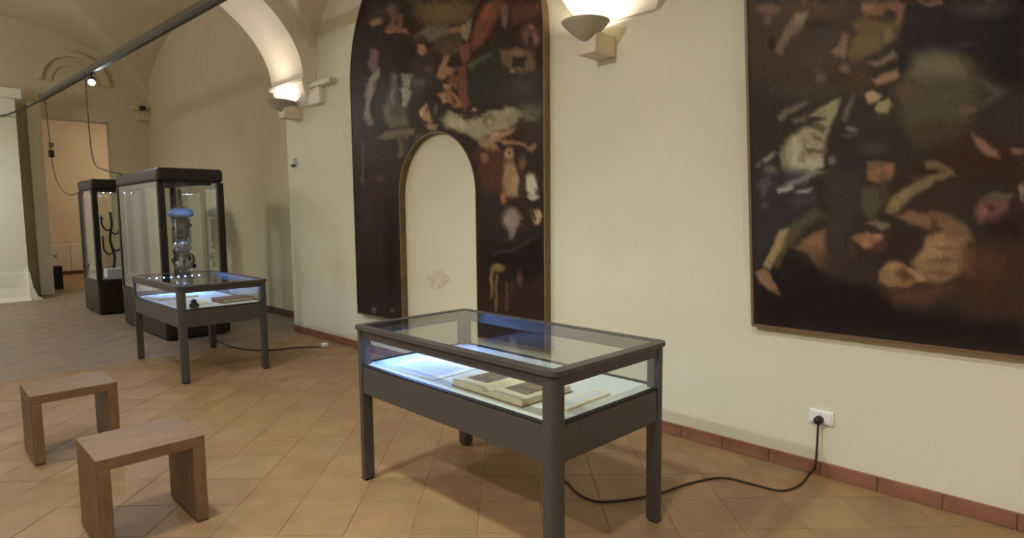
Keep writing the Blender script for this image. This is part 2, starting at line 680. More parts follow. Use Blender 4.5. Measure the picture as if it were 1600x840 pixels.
# ================================================================== WALL UPLIGHTS
def sconce(loc, side, label, power=SCONCE_W):
    r = empty('wall_uplight', loc, 0 if side > 0 else PI, label, 'wall lamp', 'plaster wall uplights below the arches')
    # local: wall at x = 0, lamp sticks out to -x, z measured from the bowl rim
    box('mounting_box', (-.23, 0, -.08, .08, -.205, -.06), M['lamp_box'], r, bev=.008)
    n = 28
    prof = []
    for i in range(9):
        t = PI/2*i/8
        u_ = i/8
        prof.append((max(.05, u_**.8), -(1-u_**1.25)))
    v, f = [], []
    for rr, zz in prof:
        for k in range(n):
            a = 2*PI*k/n
            v.append((-.235+.165*rr*math.cos(a), .165*rr*math.sin(a), .125*zz))
    for rr, zz in prof[::-1]:
        for k in range(n):
            a = 2*PI*k/n
            v.append((-.235+.155*rr*math.cos(a), .155*rr*math.sin(a), .110*zz))
    L = len(prof)*2
    for i in range(L-1):
        for k in range(n):
            f.append([i*n+k, i*n+(k+1) % n, (i+1)*n+(k+1) % n, (i+1)*n+k])
    f.append(list(range(n))[::-1])
    f.append([(L-1)*n+k for k in range(n)])
    obj('bowl', mesh('bowl', v, f, True), M['lamp_bowl'], r)
    tube('tube_bulb', [(-.235, -.05, -.045), (-.235, .05, -.045)], .011, M['bulb'], r)
    area_light('uplight', .17, power, WARM, r, (-.235, 0, -.028), (PI, 0, 0), 'RECTANGLE', .17)
    return r


sconce((WX, 2.63, 2.785), 1, 'grey bowl wall uplight on a cream box between the two paintings')
sconce((WX, 7.25, 2.885), 1, 'grey bowl wall uplight below the brightly lit arch, above the small sensor')
for yy, wh in ((2.5, 'opposite the gap between the two paintings'), (7.2, 'under the left foot of the lit arch'), (-2.27, 'nearest the back wall')):  # extra uplights added out of view for more light off the vault
    sconce((LX, yy, 2.80), -1, 'added, unseen grey bowl uplight on the left wall '+wh, SCONCE_L)
sconce((WX, -2.27, 2.88), 1, 'added, unseen grey bowl uplight beyond the right edge of the large painting', SCONCE_L)  # another added uplight, out of view, for general brightness

# ================================================================== LIGHTING TRACKS
BZ = 3.50
B0 = np.array([2.56, 1.0, BZ])
B1 = np.array(on_z(65, 158, BZ))


def along(y):
    t = (y-B0[1])/(B1[1]-B0[1])
    return B0+t*(B1-B0)


def track(a, b, label):
    a, b = np.array(a), np.array(b)
    L = np.linalg.norm(b-a)
    ang = math.atan2(-(b-a)[0], (b-a)[1])
    r = empty('lighting_track', tuple(a), ang, label, 'lighting track')
    box('beam_body', (-.022, .022, 0, L, .045, .105), M['beamgrey'], r, bev=.004)
    box('power_rail', (-.024, .024, 0, L, 0, .045), M['black'], r)
    box('end_cap', (-.03, .03, L, L+.02, -.005, .12), M['beamgrey'], r, bev=.004)
    for yy in (1.2, 4.3):
        tube('suspension_rod', [(0, yy, .105), (0, yy, HZ+1.58*math.sqrt(1-((a+(b-a)*yy/L)[0]-CX)**2/3.02**2)-a[2]+.01)], .005, M['beamgrey'], r)
    return r


track(B0, B1, 'long grey lighting track with black power rail running under the vault')
track((-1.0, -3.6, BZ), (-1.0, 6.4, BZ), 'added, unseen second lighting track along the left side of the hall')  # track added out of view to carry spotlights


def track_spot(loc, aim, label, power, col, size=math.radians(120), radius=.05, lens=True):
    r = empty('track_spotlight', tuple(loc), 0, label, 'spotlight', 'spotlights on the lighting tracks')
    d = Vector(aim)-Vector(loc)
    q = d.to_track_quat('-Z', 'Y')
    tube('stem', [(0, 0, 0), (0, 0, -.07)], .012, M['black'], r)
    head = obj('lamp_head', lathe_me([(.03, .06), (.05, .05), (.052, -.05), (.045, -.055)], 20), M['black'], r)
    head.location = (0, 0, -.10)
    head.rotation_euler = q.to_euler()
    le = obj('lens', lathe_me([(.042, -.054), (.042, -.062), (.03, -.066)], 20), M['spot'], r)
    le.location = (0, 0, -.10)
    le.rotation_euler = q.to_euler()
    l = bpy.data.lights.new('spot', 'SPOT')
    l.energy = power
    l.color = col
    l.spot_size = size
    l.spot_blend = .8
    l.shadow_soft_size = radius
    o = bpy.data.objects.new('spot', l)
    COL.objects.link(o)
    o.parent = r
    o.location = Vector((0, 0, -.10))+d.normalized()*.075
    o.rotation_euler = q.to_euler()
    return r


sp = along(10.25)
track_spot(sp, (.8, 5.2, .8), 'glowing white spotlight hanging from the long lighting track', 55, (.92, .96, 1.0), math.radians(150))
track_spot((-1.0, 2.75, BZ), (3.6, 1.4, .6), 'spotlight on the left track aimed at the large painting', TRACK_W, NEUTRAL, math.radians(86))
track_spot((-1.0, 5.6, BZ), (3.6, 5.5, 1.5), 'added, unseen spotlight on the left track aimed at the arched painting', TRACK_W*.55, NEUTRAL, math.radians(80))  # added out of view to brighten the wall around the arched painting
track_spot((-1.0, -1.5, BZ), (3.2, -1.2, 1.2), 'added, unseen spotlight on the left track nearest the back wall', TRACK_W*.4, NEUTRAL, math.radians(90))  # added out of view as extra light
track((.55, -3.6, 3.85), (.55, 5.2, 3.85), 'added, unseen third lighting track hung along the middle of the hall')  # track added out of view for more light from above
for yy, wh in ((-2.4, 'by the back wall'), (.9, 'beside the near display table'), (3.0, 'above the front stool'), (4.9, 'at its far end')):  # downlights added to brighten the floor and stool tops
    track_spot((.55, yy, 3.85), (.60, yy+.02, 0), 'added, unseen downlight on the middle track '+wh, DOWN_W*(1.35 if yy == .9 else 1), WHITE, math.radians(130), .12)
# unseen lamps added to brighten the rear room and the room beyond
def pendant(loc, power, col, label, down=0):
    r = empty('added_pendant_lamp', loc, 0, label, 'pendant lamp')
    obj('shade', lathe_me([(.03, .16), (.16, .05), (.17, 0), (.165, 0), (.15, .045), (.03, .14)], 28), M['lamp_box'], r)
    obj('bulb', lathe_me([(.01, .0), (.04, .02), (.045, .05), (.02, .10)], 16), M['bulb'], r)
    tube('cable', [(0, 0, .15), (0, 0, .95)], .004, M['black'], r)
    if down:
        l = bpy.data.lights.new('down_light', 'SPOT')
        l.spot_size, l.spot_blend = math.radians(172), .5
        l.energy, l.color, l.shadow_soft_size = down, col, .3
        o = bpy.data.objects.new('down_light', l)
        COL.objects.link(o)
        o.parent = r
        o.location = (0, 0, -.14)
    l = bpy.data.lights.new('lamp_light', 'POINT')
    l.energy = power
    l.color = col
    l.shadow_soft_size = .30
    o = bpy.data.objects.new('lamp_light', l)
    COL.objects.link(o)
    o.parent = r
    o.location = (0, 0, -.14)


pendant((-.9, 12.2, 3.7), 105, WHITE, 'unseen pendant lamp added to brighten the rear room', 190)
pendant((4.6, 18.2, 3.2), 80, (1.0, .90, .74), 'unseen pendant lamp added to light the room beyond the doorway')

# cable running on from the track's end to the pier
pe = on_y(0, 181, PY-.02)
pm = on_y(35, 170, 13.75)
pe2 = np.array(pe)+np.array([-.5, 0, -.05])
t_ = obj('track_cable', tube_me(spline([B1+np.array([0, .02, .02]), pm, pe, pe2]), .014), M['cord'])
tag(t_, 'thin dark cable drooping from the track end to the white pier', 'cable')


# ================================================================== GLASS-TOPPED TABLES
TW, TL, TH, TA, TG0, TG1 = .80, 1.496, .89, .509, .674, .822


def leg_poly(sx, sy):
    """6.2 cm post with a rounded outer corner; sx, sy give the corner"""
    s, rad = .062, .036
    x0, y0 = (0, 0)
    pts = [(s, 0), (s, s), (0, s)]
    for i in range(7):
        t = PI+PI/2*i/6
        pts.append((rad+rad*math.cos(t), rad+rad*math.sin(t)))
    out = []
    for x, y in pts:
        out.append((x if sx == 0 else TW-x, y if sy == 0 else TL-y))
    return out


def vitrine_table(loc, rz, label, hood=.090):
    r = empty('display_table', loc, rz, label, 'display table', 'grey glass-topped display tables')
    for sx in (0, 1):
        for sy in (0, 1):
            lg = obj('leg', prism_me(leg_poly(sx, sy), .012, TH-.02), M['metal'], r)
            x0 = .008 if sx == 0 else TW-.054
            y0 = .008 if sy == 0 else TL-.054
            box('foot_pad', (x0, x0+.046, y0, y0+.046, 0, .012), M['metal_dark'], lg)
    p = .062
    ins = .004
    for (b) in ((p, TW-p, ins, .026), (p, TW-p, TL-.026, TL-ins), (ins, .026, p, TL-p), (TW-.026, TW-ins, p, TL-p)):
        box('apron', (*b, TA, TG0-.012), M['metal'], r, bev=.002, seg=1)
        box('upper_rail', (*b, TG1, TH-.02), M['metal'], r, bev=.002, seg=1)
        lo = (b[0]+.0, b[1], b[2], b[3])
        box('sill', (*lo, TG0-.012, TG0), M['metal_dark'], r)
    g = .006
    box('pane', (p, TW-p, .012, .012+g, TG0, TG1), M['glass'], r)
    box('pane', (p, TW-p, TL-.012-g, TL-.012, TG0, TG1), M['glass'], r)
    box('pane', (.012, .012+g, p, TL-p, TG0, TG1), M['glass'], r)
    box('pane', (TW-.012-g, TW-.012, p, TL-p, TG0, TG1), M['glass'], r)
    box('deck', (.028, TW-.028, .028, TL-.028, TG0-.03, TG0-.006), M['deck'], r)
    o = .012
    outer = rrect(-o, TW+o, -o, TL+o, .05)
    inner = rrect(.04, TW-.04, .04, TL-.04, .02)
    obj('top_frame', ring_me(outer, inner, TH-.02, TH), M['metal'], r)
    box('glass_top', (.041, TW-.041, .041, TL-.041, TH-.009, TH-.002), M['glass'], r)
    st = box('led_strip', (.10, TW-.10, TL-.060, TL-.028, TG1+.010, TG1+.042), M['ledhousing'], r)
    box('hood', (.10, TW-.10, TL-.060-hood, TL-.060, TG1+.038, TG1+.042), M['ledhousing'], st)
    for i in range(8):
        u = .15+i*(TW-.30)/7
        o_ = obj('led', lathe_me([(.009, 0), (.009, .004), (.005, .007)], 12), M['led'], st, (u, TL-.060, TG1+.029))
        o_.rotation_euler = (PI/2, 0, 0)
    area_light('led_light', TW-.3, 6.0, (.13, .34, 1.0), st, (TW/2, TL-.12, TG1+.030), (math.radians(-38), 0, 0), 'RECTANGLE', .03)
    return r


T1 = vitrine_table((1.754, 1.516, 0), -.0176, 'grey metal display table with glass top nearest the viewer, open book inside')
T2 = vitrine_table((1.735, 5.90, 0), 0, 'grey metal display table with glass top farther back, in front of the tall cases', .02)
DZ = TG0-.006


def in_table(px, py, z=DZ):
    return np.array(on_z(px, py, z))


# --- contents of the near table
def open_book(c, rz, w, d, t, label, name='open_book'):
    """two page blocks with a gutter between, cover underneath; pages run along local x"""
    r = empty(name, tuple(c), rz, label, 'book')
    box('cover', (-w/2-.006, w/2+.006, -d/2-.006, d/2+.006, 0, .006), M['leather'], r, bev=.002, seg=1)
    for s in (-1, 1):
        n = 10
        top = []
        for i in range(n+1):
            u = i/n
            z = .006+t*(.25+.75*min(1, (u/.18))**.6) if u < .18 else .006+t*(1-.12*((u-.18)/.82)**2)
            top.append((s*(u*w/2), z))
        poly = [(0, .006)]+top+[(s*w/2, .006)]
        obj('page_block', prism_me(poly, -d/2, d/2, 'y'), M['paper'], r)
        box('picture', (min(s*.06, s*(w/2-.04)), max(s*.06, s*(w/2-.04)), -d*.28, d*.30, .006+t*.96, .0075+t), M['ink'], r)
    return r


open_book((2.02, 2.02, DZ), PI/2-.03, .48, .32, .030, 'thick open book with cream pages and two brown pictures in the near table')
r = empty('paper_sheet', (2.00, 2.62, DZ), .05, 'white document sheet lit blue at the far end of the near table', 'paper')
box('sheet', (-.15, .15, -.21, .21, 0, .004), M['paper_white'], r)
box('text_block', (-.11, .11, -.16, .16, .004, .0045), plain('faded_writing', (.60, .62, .66), .8, noise=.2, scale=60, stretch=(1, 8, 1)), r)
r = empty('paper_sheet', (2.34, 2.60, DZ), -.12, 'second white sheet beside the blue-lit document in the near table', 'paper')
box('sheet', (-.13, .13, -.19, .19, 0, .004), M['paper_white'], r)
box('text_block', (-.10, .10, -.15, .15, .004, .0045), bpy.data.materials['faded_writing'], r)
r = empty('caption_card', (2.10, 1.655, DZ), .02, 'small cream caption card at the near corner of the near table', 'card')
box('card', (-.16, .16, -.045, .045, 0, .012), M['paper'], r, bev=.002, seg=1)
box('text_block', (-.13, .13, -.03, .03, .012, .0125), bpy.data.materials['faded_writing'], r)

# --- contents of the far table
r = empty('manuscript', (2.00, 7.02, DZ), .05, 'white manuscript pages at the far end of the farther table', 'paper')
box('page', (-.2, 0, -.2, .2, 0, .02), M['paper_white'], r, bev=.004)
box('page', (.004, .2, -.2, .2, 0, .02), M['paper_white'], r, bev=.004)
r = empty('bound_volume', (2.33, 6.22, DZ), .08, 'closed red-brown bound volume lying in the farther table', 'book')
box('cover', (-.16, .16, -.11, .11, 0, .006), M['redcloth'], r, bev=.002)
box('page_block', (-.15, .155, -.10, .10, .006, .034), M['paper'], r)
box('cover', (-.16, .16, -.11, .11, .034, .042), M['redcloth'], r, bev=.002)
box('spine', (-.166, -.155, -.11, .11, 0, .042), M['redcloth'], r, bev=.003)
r = empty('inkwell', (1.90, 6.02, DZ), 0, 'small dark round inkwell at the near corner of the farther table', 'inkwell')
obj('body', lathe_me([(.036, 0), (.042, .01), (.040, .035), (.022, .05), (.020, .06)], 20), M['blackthing'], r)
obj('lid', lathe_me([(.026, .06), (.026, .068), (.008, .078), (.004, .085)], 20), M['blackthing'], r)
r = empty('document_tray', (2.12, 6.40, DZ), 0, 'pale document tray running along the farther table', 'tray')
box('bed', (-.26, .0, -.22, .26, 0, .012), M['paper_white'], r, bev=.003)
box('sheet', (-.24, -.03, -.19, .2, .012, .015), M['paper'], r)


# ================================================================== TALL DISPLAY CASES
def tall_case(loc, W, L, H, HB, label, backing=False):
    r = empty('display_case', loc, 0, label, 'display case', 'tall dark glass display cases')
    ps = .08
    obj('plinth', prism_me(rrect(.0, W, 0, L, .035), .03, HB), M['bronze'], r)
    box('kick_plate', (.04, W-.04, .04, L-.04, 0, .03), M['metal_dark'], r)
    obj('plinth_rim', prism_me(rrect(-.008, W+.008, -.008, L+.008, .04), HB, HB+.05), M['bronze'], r)
    for x in (0, W-ps):
        for yy in (0, L-ps):
            obj('post', prism_me(rrect(x, x+ps, yy, yy+ps, .02, 4), HB+.05, H-.17), M['bronze'], r)
    bm = bmesh.new()
    me = box_me(-.002, W+.002, -.002, L+.002, H-.17, H, bev=.05, seg=5)
    obj('canopy', me, M['bronze'], r)
    bm.free()
    g = .008
    z0, z1 = HB+.05, H-.168
    box('pane', (ps, W-ps, .012, .012+g, z0, z1), M['glass'], r)
    box('pane', (ps, W-ps, L-.012-g, L-.012, z0, z1), M['glass'], r)
    box('pane', (.012, .012+g, ps, L-ps, z0, z1), M['glass'], r)
    box('pane', (W-.012-g, W-.012, ps, L-ps, z0, z1), M['glass'], r)
    box('deck', (.02, W-.02, .02, L-.02, HB+.05, HB+.065), plain('warm_grey_lining', (.26, .22, .19), .8), r)
    st = box('led_bar', (.12, W-.12, .10, .14, H-.20, H-.172), M['ledhousing'], r)
    for i in range(5 if L < 1.2 else 0):
        obj('led', lathe_me([(.010, 0), (.010, .004)], 10), M['led'], st, (.18+i*(W-.36)/4, .12, H-.204))
    area_light('led_light', W-.3, 3.0, (.45, .58, 1.0), st, (W/2, .2, H-.21), (0, 0, 0), 'RECTANGLE', .05)
    return r


C2X, C2Y = 2.235, 8.12
tall_case((C2X, C2Y, 0), .76, 1.93, 2.10, .50, 'large dark-framed tall glass case holding the blue-topped silver reliquary')
C1X, C1Y = 2.15, 11.12
tall_case((C1X, C1Y, 0), .74, .98, 2.10, .49, 'smaller dark-framed tall glass case farthest back, left of the large case')

# reliquary in the large case
rq = on_y(287, 420, 8.95)
r = empty('reliquary', (rq[0], 8.95, .565), .3, 'tall ornate silver reliquary with a disc coloured as lit blue in the large case', 'reliquary')
obj('foot', lathe_me([(.15, 0), (.15, .03), (.12, .05), (.13, .08), (.09, .12), (.05, .16), (.045, .22)], 24), M['silver'], r)
obj('stem', lathe_me([(.045, .22), (.10, .26), (.11, .32), (.06, .37), (.05, .42), (.085, .47), (.12, .53), (.10, .60), (.06, .65)], 16), M['silver'], r)
for k in range(6):
    a = 2*PI*k/6
    tube('scroll', spline([(.10*math.cos(a), .10*math.sin(a), .30), (.15*math.cos(a), .15*math.sin(a), .36), (.12*math.cos(a), .12*math.sin(a), .44), (.07*math.cos(a), .07*math.sin(a), .42)]), .012, M['silver_dark'], r)
obj('casket', lathe_me([(.06, .65), (.10, .68), (.095, .86), (.11, .89), (.07, .93)], 8, smooth=False), M['silver_dark'], r)
for k in range(4):
    a = 2*PI*k/4+.4
    tube('colonnette', [(.12*math.cos(a), .12*math.sin(a), .60), (.12*math.cos(a), .12*math.sin(a), .92)], .012, M['silver'], r)
for k in range(26):
    a = k*2.4
    z = .12+.80*k/26
    rd = .10+.035*math.sin(k*1.7)
    o_ = obj('ornament', lathe_me([(.004, -.035), (.026, -.012), (.030, .012), (.006, .04)], 8), (M['silver'], M['silver_dark'], M['blackthing'])[k % 3], r, (rd*math.cos(a), rd*math.sin(a), z))
    o_.rotation_euler = (.6*math.sin(a), .7*math.cos(k), a)
obj('disc', lathe_me([(.07, .93), (.15, .95), (.165, .985), (.15, 1.03), (.08, 1.06)], 28), M['bluedisc'], r)
obj('finial', lathe_me([(.08, 1.06), (.035, 1.09), (.03, 1.12), (.045, 1.14), (.03, 1.17), (.028, 1.28), (.012, 1.32)], 16), M['silver_dark'], r)

# carved branching candlestick in the smaller case
cb = on_y(178, 420, 11.5)
r = empty('branched_candlestick', (cb[0], 11.5, .555), 0, 'dark branching candlestick on a white block in the smaller case', 'candlestick')
box('white_block', (-.12, .12, -.12, .12, 0, .14), M['plastic_white'], r, bev=.006)
tube('stem', spline([(0, 0, .14), (.02, 0, .35), (-.02, .02, .6), (.01, 0, .85), (0, 0, 1.05)]), .02, M['blackthing'], r)
for s, z, hh in ((-1, .40, .22), (1, .45, .25), (-1, .78, .16), (1, .72, .2)):
    tube('branch', spline([(0, 0, z), (s*.06, -.01, z-.03), (s*.12, -.02, z+.05), (s*.13, -.02, z+hh)]), .014, M['blackthing'], r)
    obj('drip_pan', lathe_me([(.01, 0), (.035, .012), (.036, .02), (.012, .02), (.012, .05)], 14), M['blackthing'], r, (s*.13, -.02, z+hh))


# cords dropping from the track to the cases
def cord(name, pts, rad, label, mat=None, n=8):
    mat = M['cord_tan']
    r = obj(name, tube_me(spline(pts, n), rad), mat or M['cord'])
    return tag(r, label, 'cord')


a = along(10.35)
c2b = (C2X+.10, C2Y+1.80, 2.098)
cord('power_cord', [a+np.array([-.05, 0, 0]), a+np.array([-.05, .0, -.5]), a+np.array([-.04, 0, -1.0]), a+np.array([-.02, -.06, -1.24]), (a[0]+.02, C2Y+1.9, 2.17), c2b], .008, 'thin cord dropping from the spotlight to the top of the large case')
a = along(12.95)
r = empty('power_cord', tuple(a), 0, 'thin cord with a black connector dropping from the track end behind the smaller case', 'cord')
A = Vector(a)
pp = [np.array(p)-a for p in (a, a+np.array([.01, 0, -.35]), on_y(80, 240, 12.95), on_y(83, 262, 12.9), on_y(92, 290, 12.7), on_y(108, 304, 12.3), (C1X+.03, C1Y+1.02, 1.93))]
tube('cord_run', spline(pp, 8), .009, M['cord_tan'], r)
box('connector', (pp[2][0]-.04, pp[2][0]+.04, pp[2][1]-.03, pp[2][1]+.03, pp[2][2]-.06, pp[2][2]+.06), M['black'], r, bev=.01)
q = pp[1]+(pp[2]-pp[1])*.75
box('clip', (q[0]-.03, q[0]+.05, q[1]-.02, q[1]+.02, q[2]-.03, q[2]+.05), M['frame'], r, bev=.008)

# ================================================================== STOOLS
def stool(loc, label):
    r = empty('wooden_stool', loc, 0, label, 'stool', 'oak box stools')
    L, D, H, t = .455, .41, .435, .055
    box('seat', (0, L, 0, D, H-t, H), M['wood'], r, bev=.003, seg=1)
    for x in (0, L-t):
        box('side_panel', (x, x+t, 0, D, .006, H-t), M['wood_v'], r, bev=.003, seg=1)
    box('glide', (.008, t-.008, .02, D-.02, 0, .006), M['metal_dark'], r)
    box('glide', (L-t+.008, L-.008, .02, D-.02, 0, .006), M['metal_dark'], r)
    return r


stool((.503, 4.60, 0), 'oak box stool standing behind the other stool, farther from the viewer')
stool((.55, 3.14, 0), 'oak box stool in front, nearest the viewer, cut by the lower edge')


# ================================================================== PAINTINGS
def paint(px, py, base, strokes, gain):
    """colour of the painted surface at photo pixel (px, py): soft strokes one over the other"""
    c = np.zeros((len(px), 3))
    c[:] = base
    rng = np.random.RandomState(3)
    # wobble the coordinates a little so that the strokes look brushed
    wx = .8*np.sin(py/5.3+1.7*np.sin(px/9.1))+.6*np.sin(px/3.7+py/6.1)
    wy = .8*np.sin(px/6.1+1.3*np.sin(py/8.3))+.6*np.sin(py/4.1-px/5.2)
    X, Y = px+wx, py+wy
    for s in strokes:
        if s[0] == 'p':
            _, pts, col, fe = s
            bx = [p[0] for p in pts]
            by = [p[1] for p in pts]
            m = np.nonzero((X > min(bx)-2*fe) & (X < max(bx)+2*fe) & (Y > min(by)-2*fe) & (Y < max(by)+2*fe))[0]
            if not len(m):
                continue
            x, yy = X[m], Y[m]
            d = np.full(len(m), 1e9)
            ins = np.zeros(len(m), bool)
            for (xa, ya), (xb, yb) in zip(pts, pts[1:]+pts[:1]):
                dx, dy = xb-xa, yb-ya
                t = np.clip(((x-xa)*dx+(yy-ya)*dy)/(dx*dx+dy*dy+1e-9), 0, 1)
                d = np.minimum(d, np.hypot(x-xa-t*dx, yy-ya-t*dy))
                if ya != yb:
                    ins ^= ((ya > yy) != (yb > yy)) & (x < (xb-xa)*(yy-ya)/(yb-ya)+xa)
            sd = np.where(ins, d, -d)
            a = np.clip(.5+sd/(2*fe), 0, 1)
            a = (a*a*(3-2*a)*.95)[:, None]
            c[m] = c[m]*(1-a)+np.array(col)[None, :]*a
            continue
        if s[0] == 'e':
            _, x, yy, rx, ry, col = s[:6]
            d = np.sqrt(((X-x)/rx)**2+((Y-yy)/ry)**2)
            soft = s[6] if len(s) > 6 else .45
        else:
            _, pts, wd, col = s[:4]
            soft = s[4] if len(s) > 4 else .45
            d = np.full(len(px), 1e9)
            for (x0, y0), (x1, y1) in zip(pts[:-1], pts[1:]):
                dx, dy = x1-x0, y1-y0
                t = np.clip(((X-x0)*dx+(Y-y0)*dy)/(dx*dx+dy*dy+1e-9), 0, 1)
                d = np.minimum(d, np.hypot(X-x0-t*dx, Y-y0-t*dy)/(wd/2))
        soft = min(.9, soft*1.1)
        a = np.clip((1+soft-d)/(2*soft), 0, 1)
        a = a*a*(3-2*a)*.93
        c = c*(1-a[:, None])+np.array(col)[None, :]*a[:, None]
    # small brush marks: lighter and darker touches of the colour already there
    x0, x1, y0, y1 = px.min(), px.max(), py.min(), py.max()
    for k in range(1800):
        i = rng.randint(len(px))
        ln, wd, th = rng.uniform(4, 12), rng.uniform(1.5, 3.5), rng.normal(.9, .6)
        m = np.nonzero((np.abs(px-px[i]) < ln) & (np.abs(py-py[i]) < ln))[0]
        dx, dy = px[m]-px[i], py[m]-py[i]
        u, v = dx*math.cos(th)+dy*math.sin(th), -dx*math.sin(th)+dy*math.cos(th)
        a = np.clip(1.5-1.5*np.sqrt((u/ln)**2+(v/wd)**2), 0, 1)*.6
        lum = c[i].mean()
        g = rng.uniform(.80, 1.20)
        c[m] = c[m]*(1-a[:, None])+(c[i]*g)[None, :]*a[:, None]
    grey = c.mean(1, keepdims=True)
    c = grey+(c-grey)*.82
    tex = 1+.03*rng.randn(len(px))
    c = np.clip(c*tex[:, None], 0, 255)/255
    c = np.where(c <= .04045, c/12.92, ((c+.055)/1.055)**2.4)
    return np.clip(c*gain, 0, 1)


def canvas_mat(name):
    m, nt, b = new_mat(name)
    at = N(nt, 'ShaderNodeAttribute', attribute_name='paint')
    nt.links.new(at.outputs['Color'], b.inputs['Base Color'])
    b.inputs['Roughness'].default_value = .45
    b.inputs['Specular IOR Level'].default_value = .10
    t = N(nt, 'ShaderNodeTexNoise')
    t.inputs['Scale'].default_value = 90
    bp = N(nt, 'ShaderNodeBump')
    bp.inputs['Strength'].default_value = .15
    bp.inputs['Distance'].default_value = .004
    nt.links.new(t.outputs[0], bp.inputs['Height'])
    nt.links.new(bp.outputs[0], b.inputs['Normal'])
    return m


def canvas_obj(name, cols, nz, zlo, zhi, to_world, base, strokes, gain, parent):
    """columns of a canvas (list of y), each from zlo(y) to zhi(y)"""
    v, f = [], []
    for strip in cols:
        o = len(v)
        for yy in strip:
            a, b = zlo(yy, strip), zhi(yy)
            for k in range(nz+1):
                v.append((0.0, yy, a+(b-a)*k/nz))
        for i in range(len(strip)-1):
            for k in range(nz):
                p = o+i*(nz+1)+k
                f.append((p, p+1, p+nz+2, p+nz+1))
    me = bpy.data.meshes.new(name)
    me.from_pydata(v, [], f)
    W = np.array([to_world(p) for p in v])
    px, py, dz = proj(W)
    px = np.where(dz > .2, px, 3000)
    py = np.where(dz > .2, py, 0)
    # beyond the photograph's edge the painting goes on as dark drapery and dim figures
    out = np.clip(np.maximum((px-1590)/70, (10-py)/50), 0, 1)
    c = paint(np.clip(px, -1e9, 1600), np.clip(py, 0, 1e9), base, strokes, gain)
    V = np.array(v)
    rg = np.random.RandomState(11)
    dim = [(70, 50, 36), (38, 30, 32), (96, 74, 54), (58, 42, 32), (30, 24, 24), (84, 66, 48), (112, 88, 66), (60, 54, 46)]
    y0, y1, z0, z1 = V[:, 1].min(), V[:, 1].max(), V[:, 2].min(), V[:, 2].max()
    blobs = [('e', 200*rg.uniform(y0, y1), 200*rg.uniform(z0, z1), rg.uniform(12, 46), rg.uniform(10, 34), dim[rg.randint(8)], .7) for k in range(90)]
    c2 = paint(200*V[:, 1], 200*V[:, 2], base, blobs, gain)
    c = c*(1-out[:, None])+c2*out[:, None]
    at = me.color_attributes.new('paint', 'FLOAT_COLOR', 'POINT')
    at.data.foreach_set('color', np.concatenate([c, np.ones((len(c), 1))], 1).astype(np.float32).ravel())
    o = obj(name, me, canvas_mat(name+'_paint'), parent)
    return o


def frame_me(outline, wd, x0, x1):
    """mitred band just inside a closed outline in the (y, z) plane, from depth x0 to x1"""
    P = [np.array(p) for p in outline]
    n = len(P)
    area = sum(P[i][0]*P[(i+1) % n][1]-P[(i+1) % n][0]*P[i][1] for i in range(n))
    sg = 1 if area > 0 else -1
    inn = []
    for i in range(n):
        a, b, c = P[i-1], P[i], P[(i+1) % n]
        t1 = (b-a)/np.linalg.norm(b-a)
        t2 = (c-b)/np.linalg.norm(c-b)
        n1 = sg*np.array([-t1[1], t1[0]])
        n2 = sg*np.array([-t2[1], t2[0]])
        m = n1+n2
        m = m/max(1e-6, (m@n1))
        inn.append(b+m*wd)
    v = [(x0, *p) for p in P]+[(x1, *p) for p in P]+[(x0, *p) for p in inn]+[(x1, *p) for p in inn]
    f = []
    for i in range(n):
        j = (i+1) % n
        f += [[i, j, n+j, n+i], [2*n+i, 3*n+i, 3*n+j, 2*n+j], [n+i, n+j, 3*n+j, 3*n+i], [i, 2*n+i, 2*n+j, j]]
    return mesh('frame', v, f)


# --- arched altarpiece with an arched opening
PC, PR, PSZ, PB = 4.55, 1.395, 2.86, .42
OC, OR_, OSZ = 4.52, .56, 1.69
root1 = empty('arched_painting', (WX-.062, 0, 0), 0, 'tall dark arched altar painting with an arched opening cut through its lower half', 'painting')


def E1(u, v, rx, ry, col, soft=.45, low=0):
    return ('e', 540+u/2.8, low+v/2.8, rx/2.8, ry/2.8, col, soft)


def L1(pts, wd, col, soft=.45, low=0):
    return ('l', [(540+u/2.8, low+v/2.8) for u, v in pts], wd/2.8, col, soft)


def P1(pts, col, f):
    return ('p', [(539+u/2.693, v/2.693) for u, v in pts], col, f/1.45)


def Q1(u, v, rx, ry, col, soft=.5):
    return ('e', 539+u/2.693, v/2.693, rx/2.693, ry/2.693, col, soft)


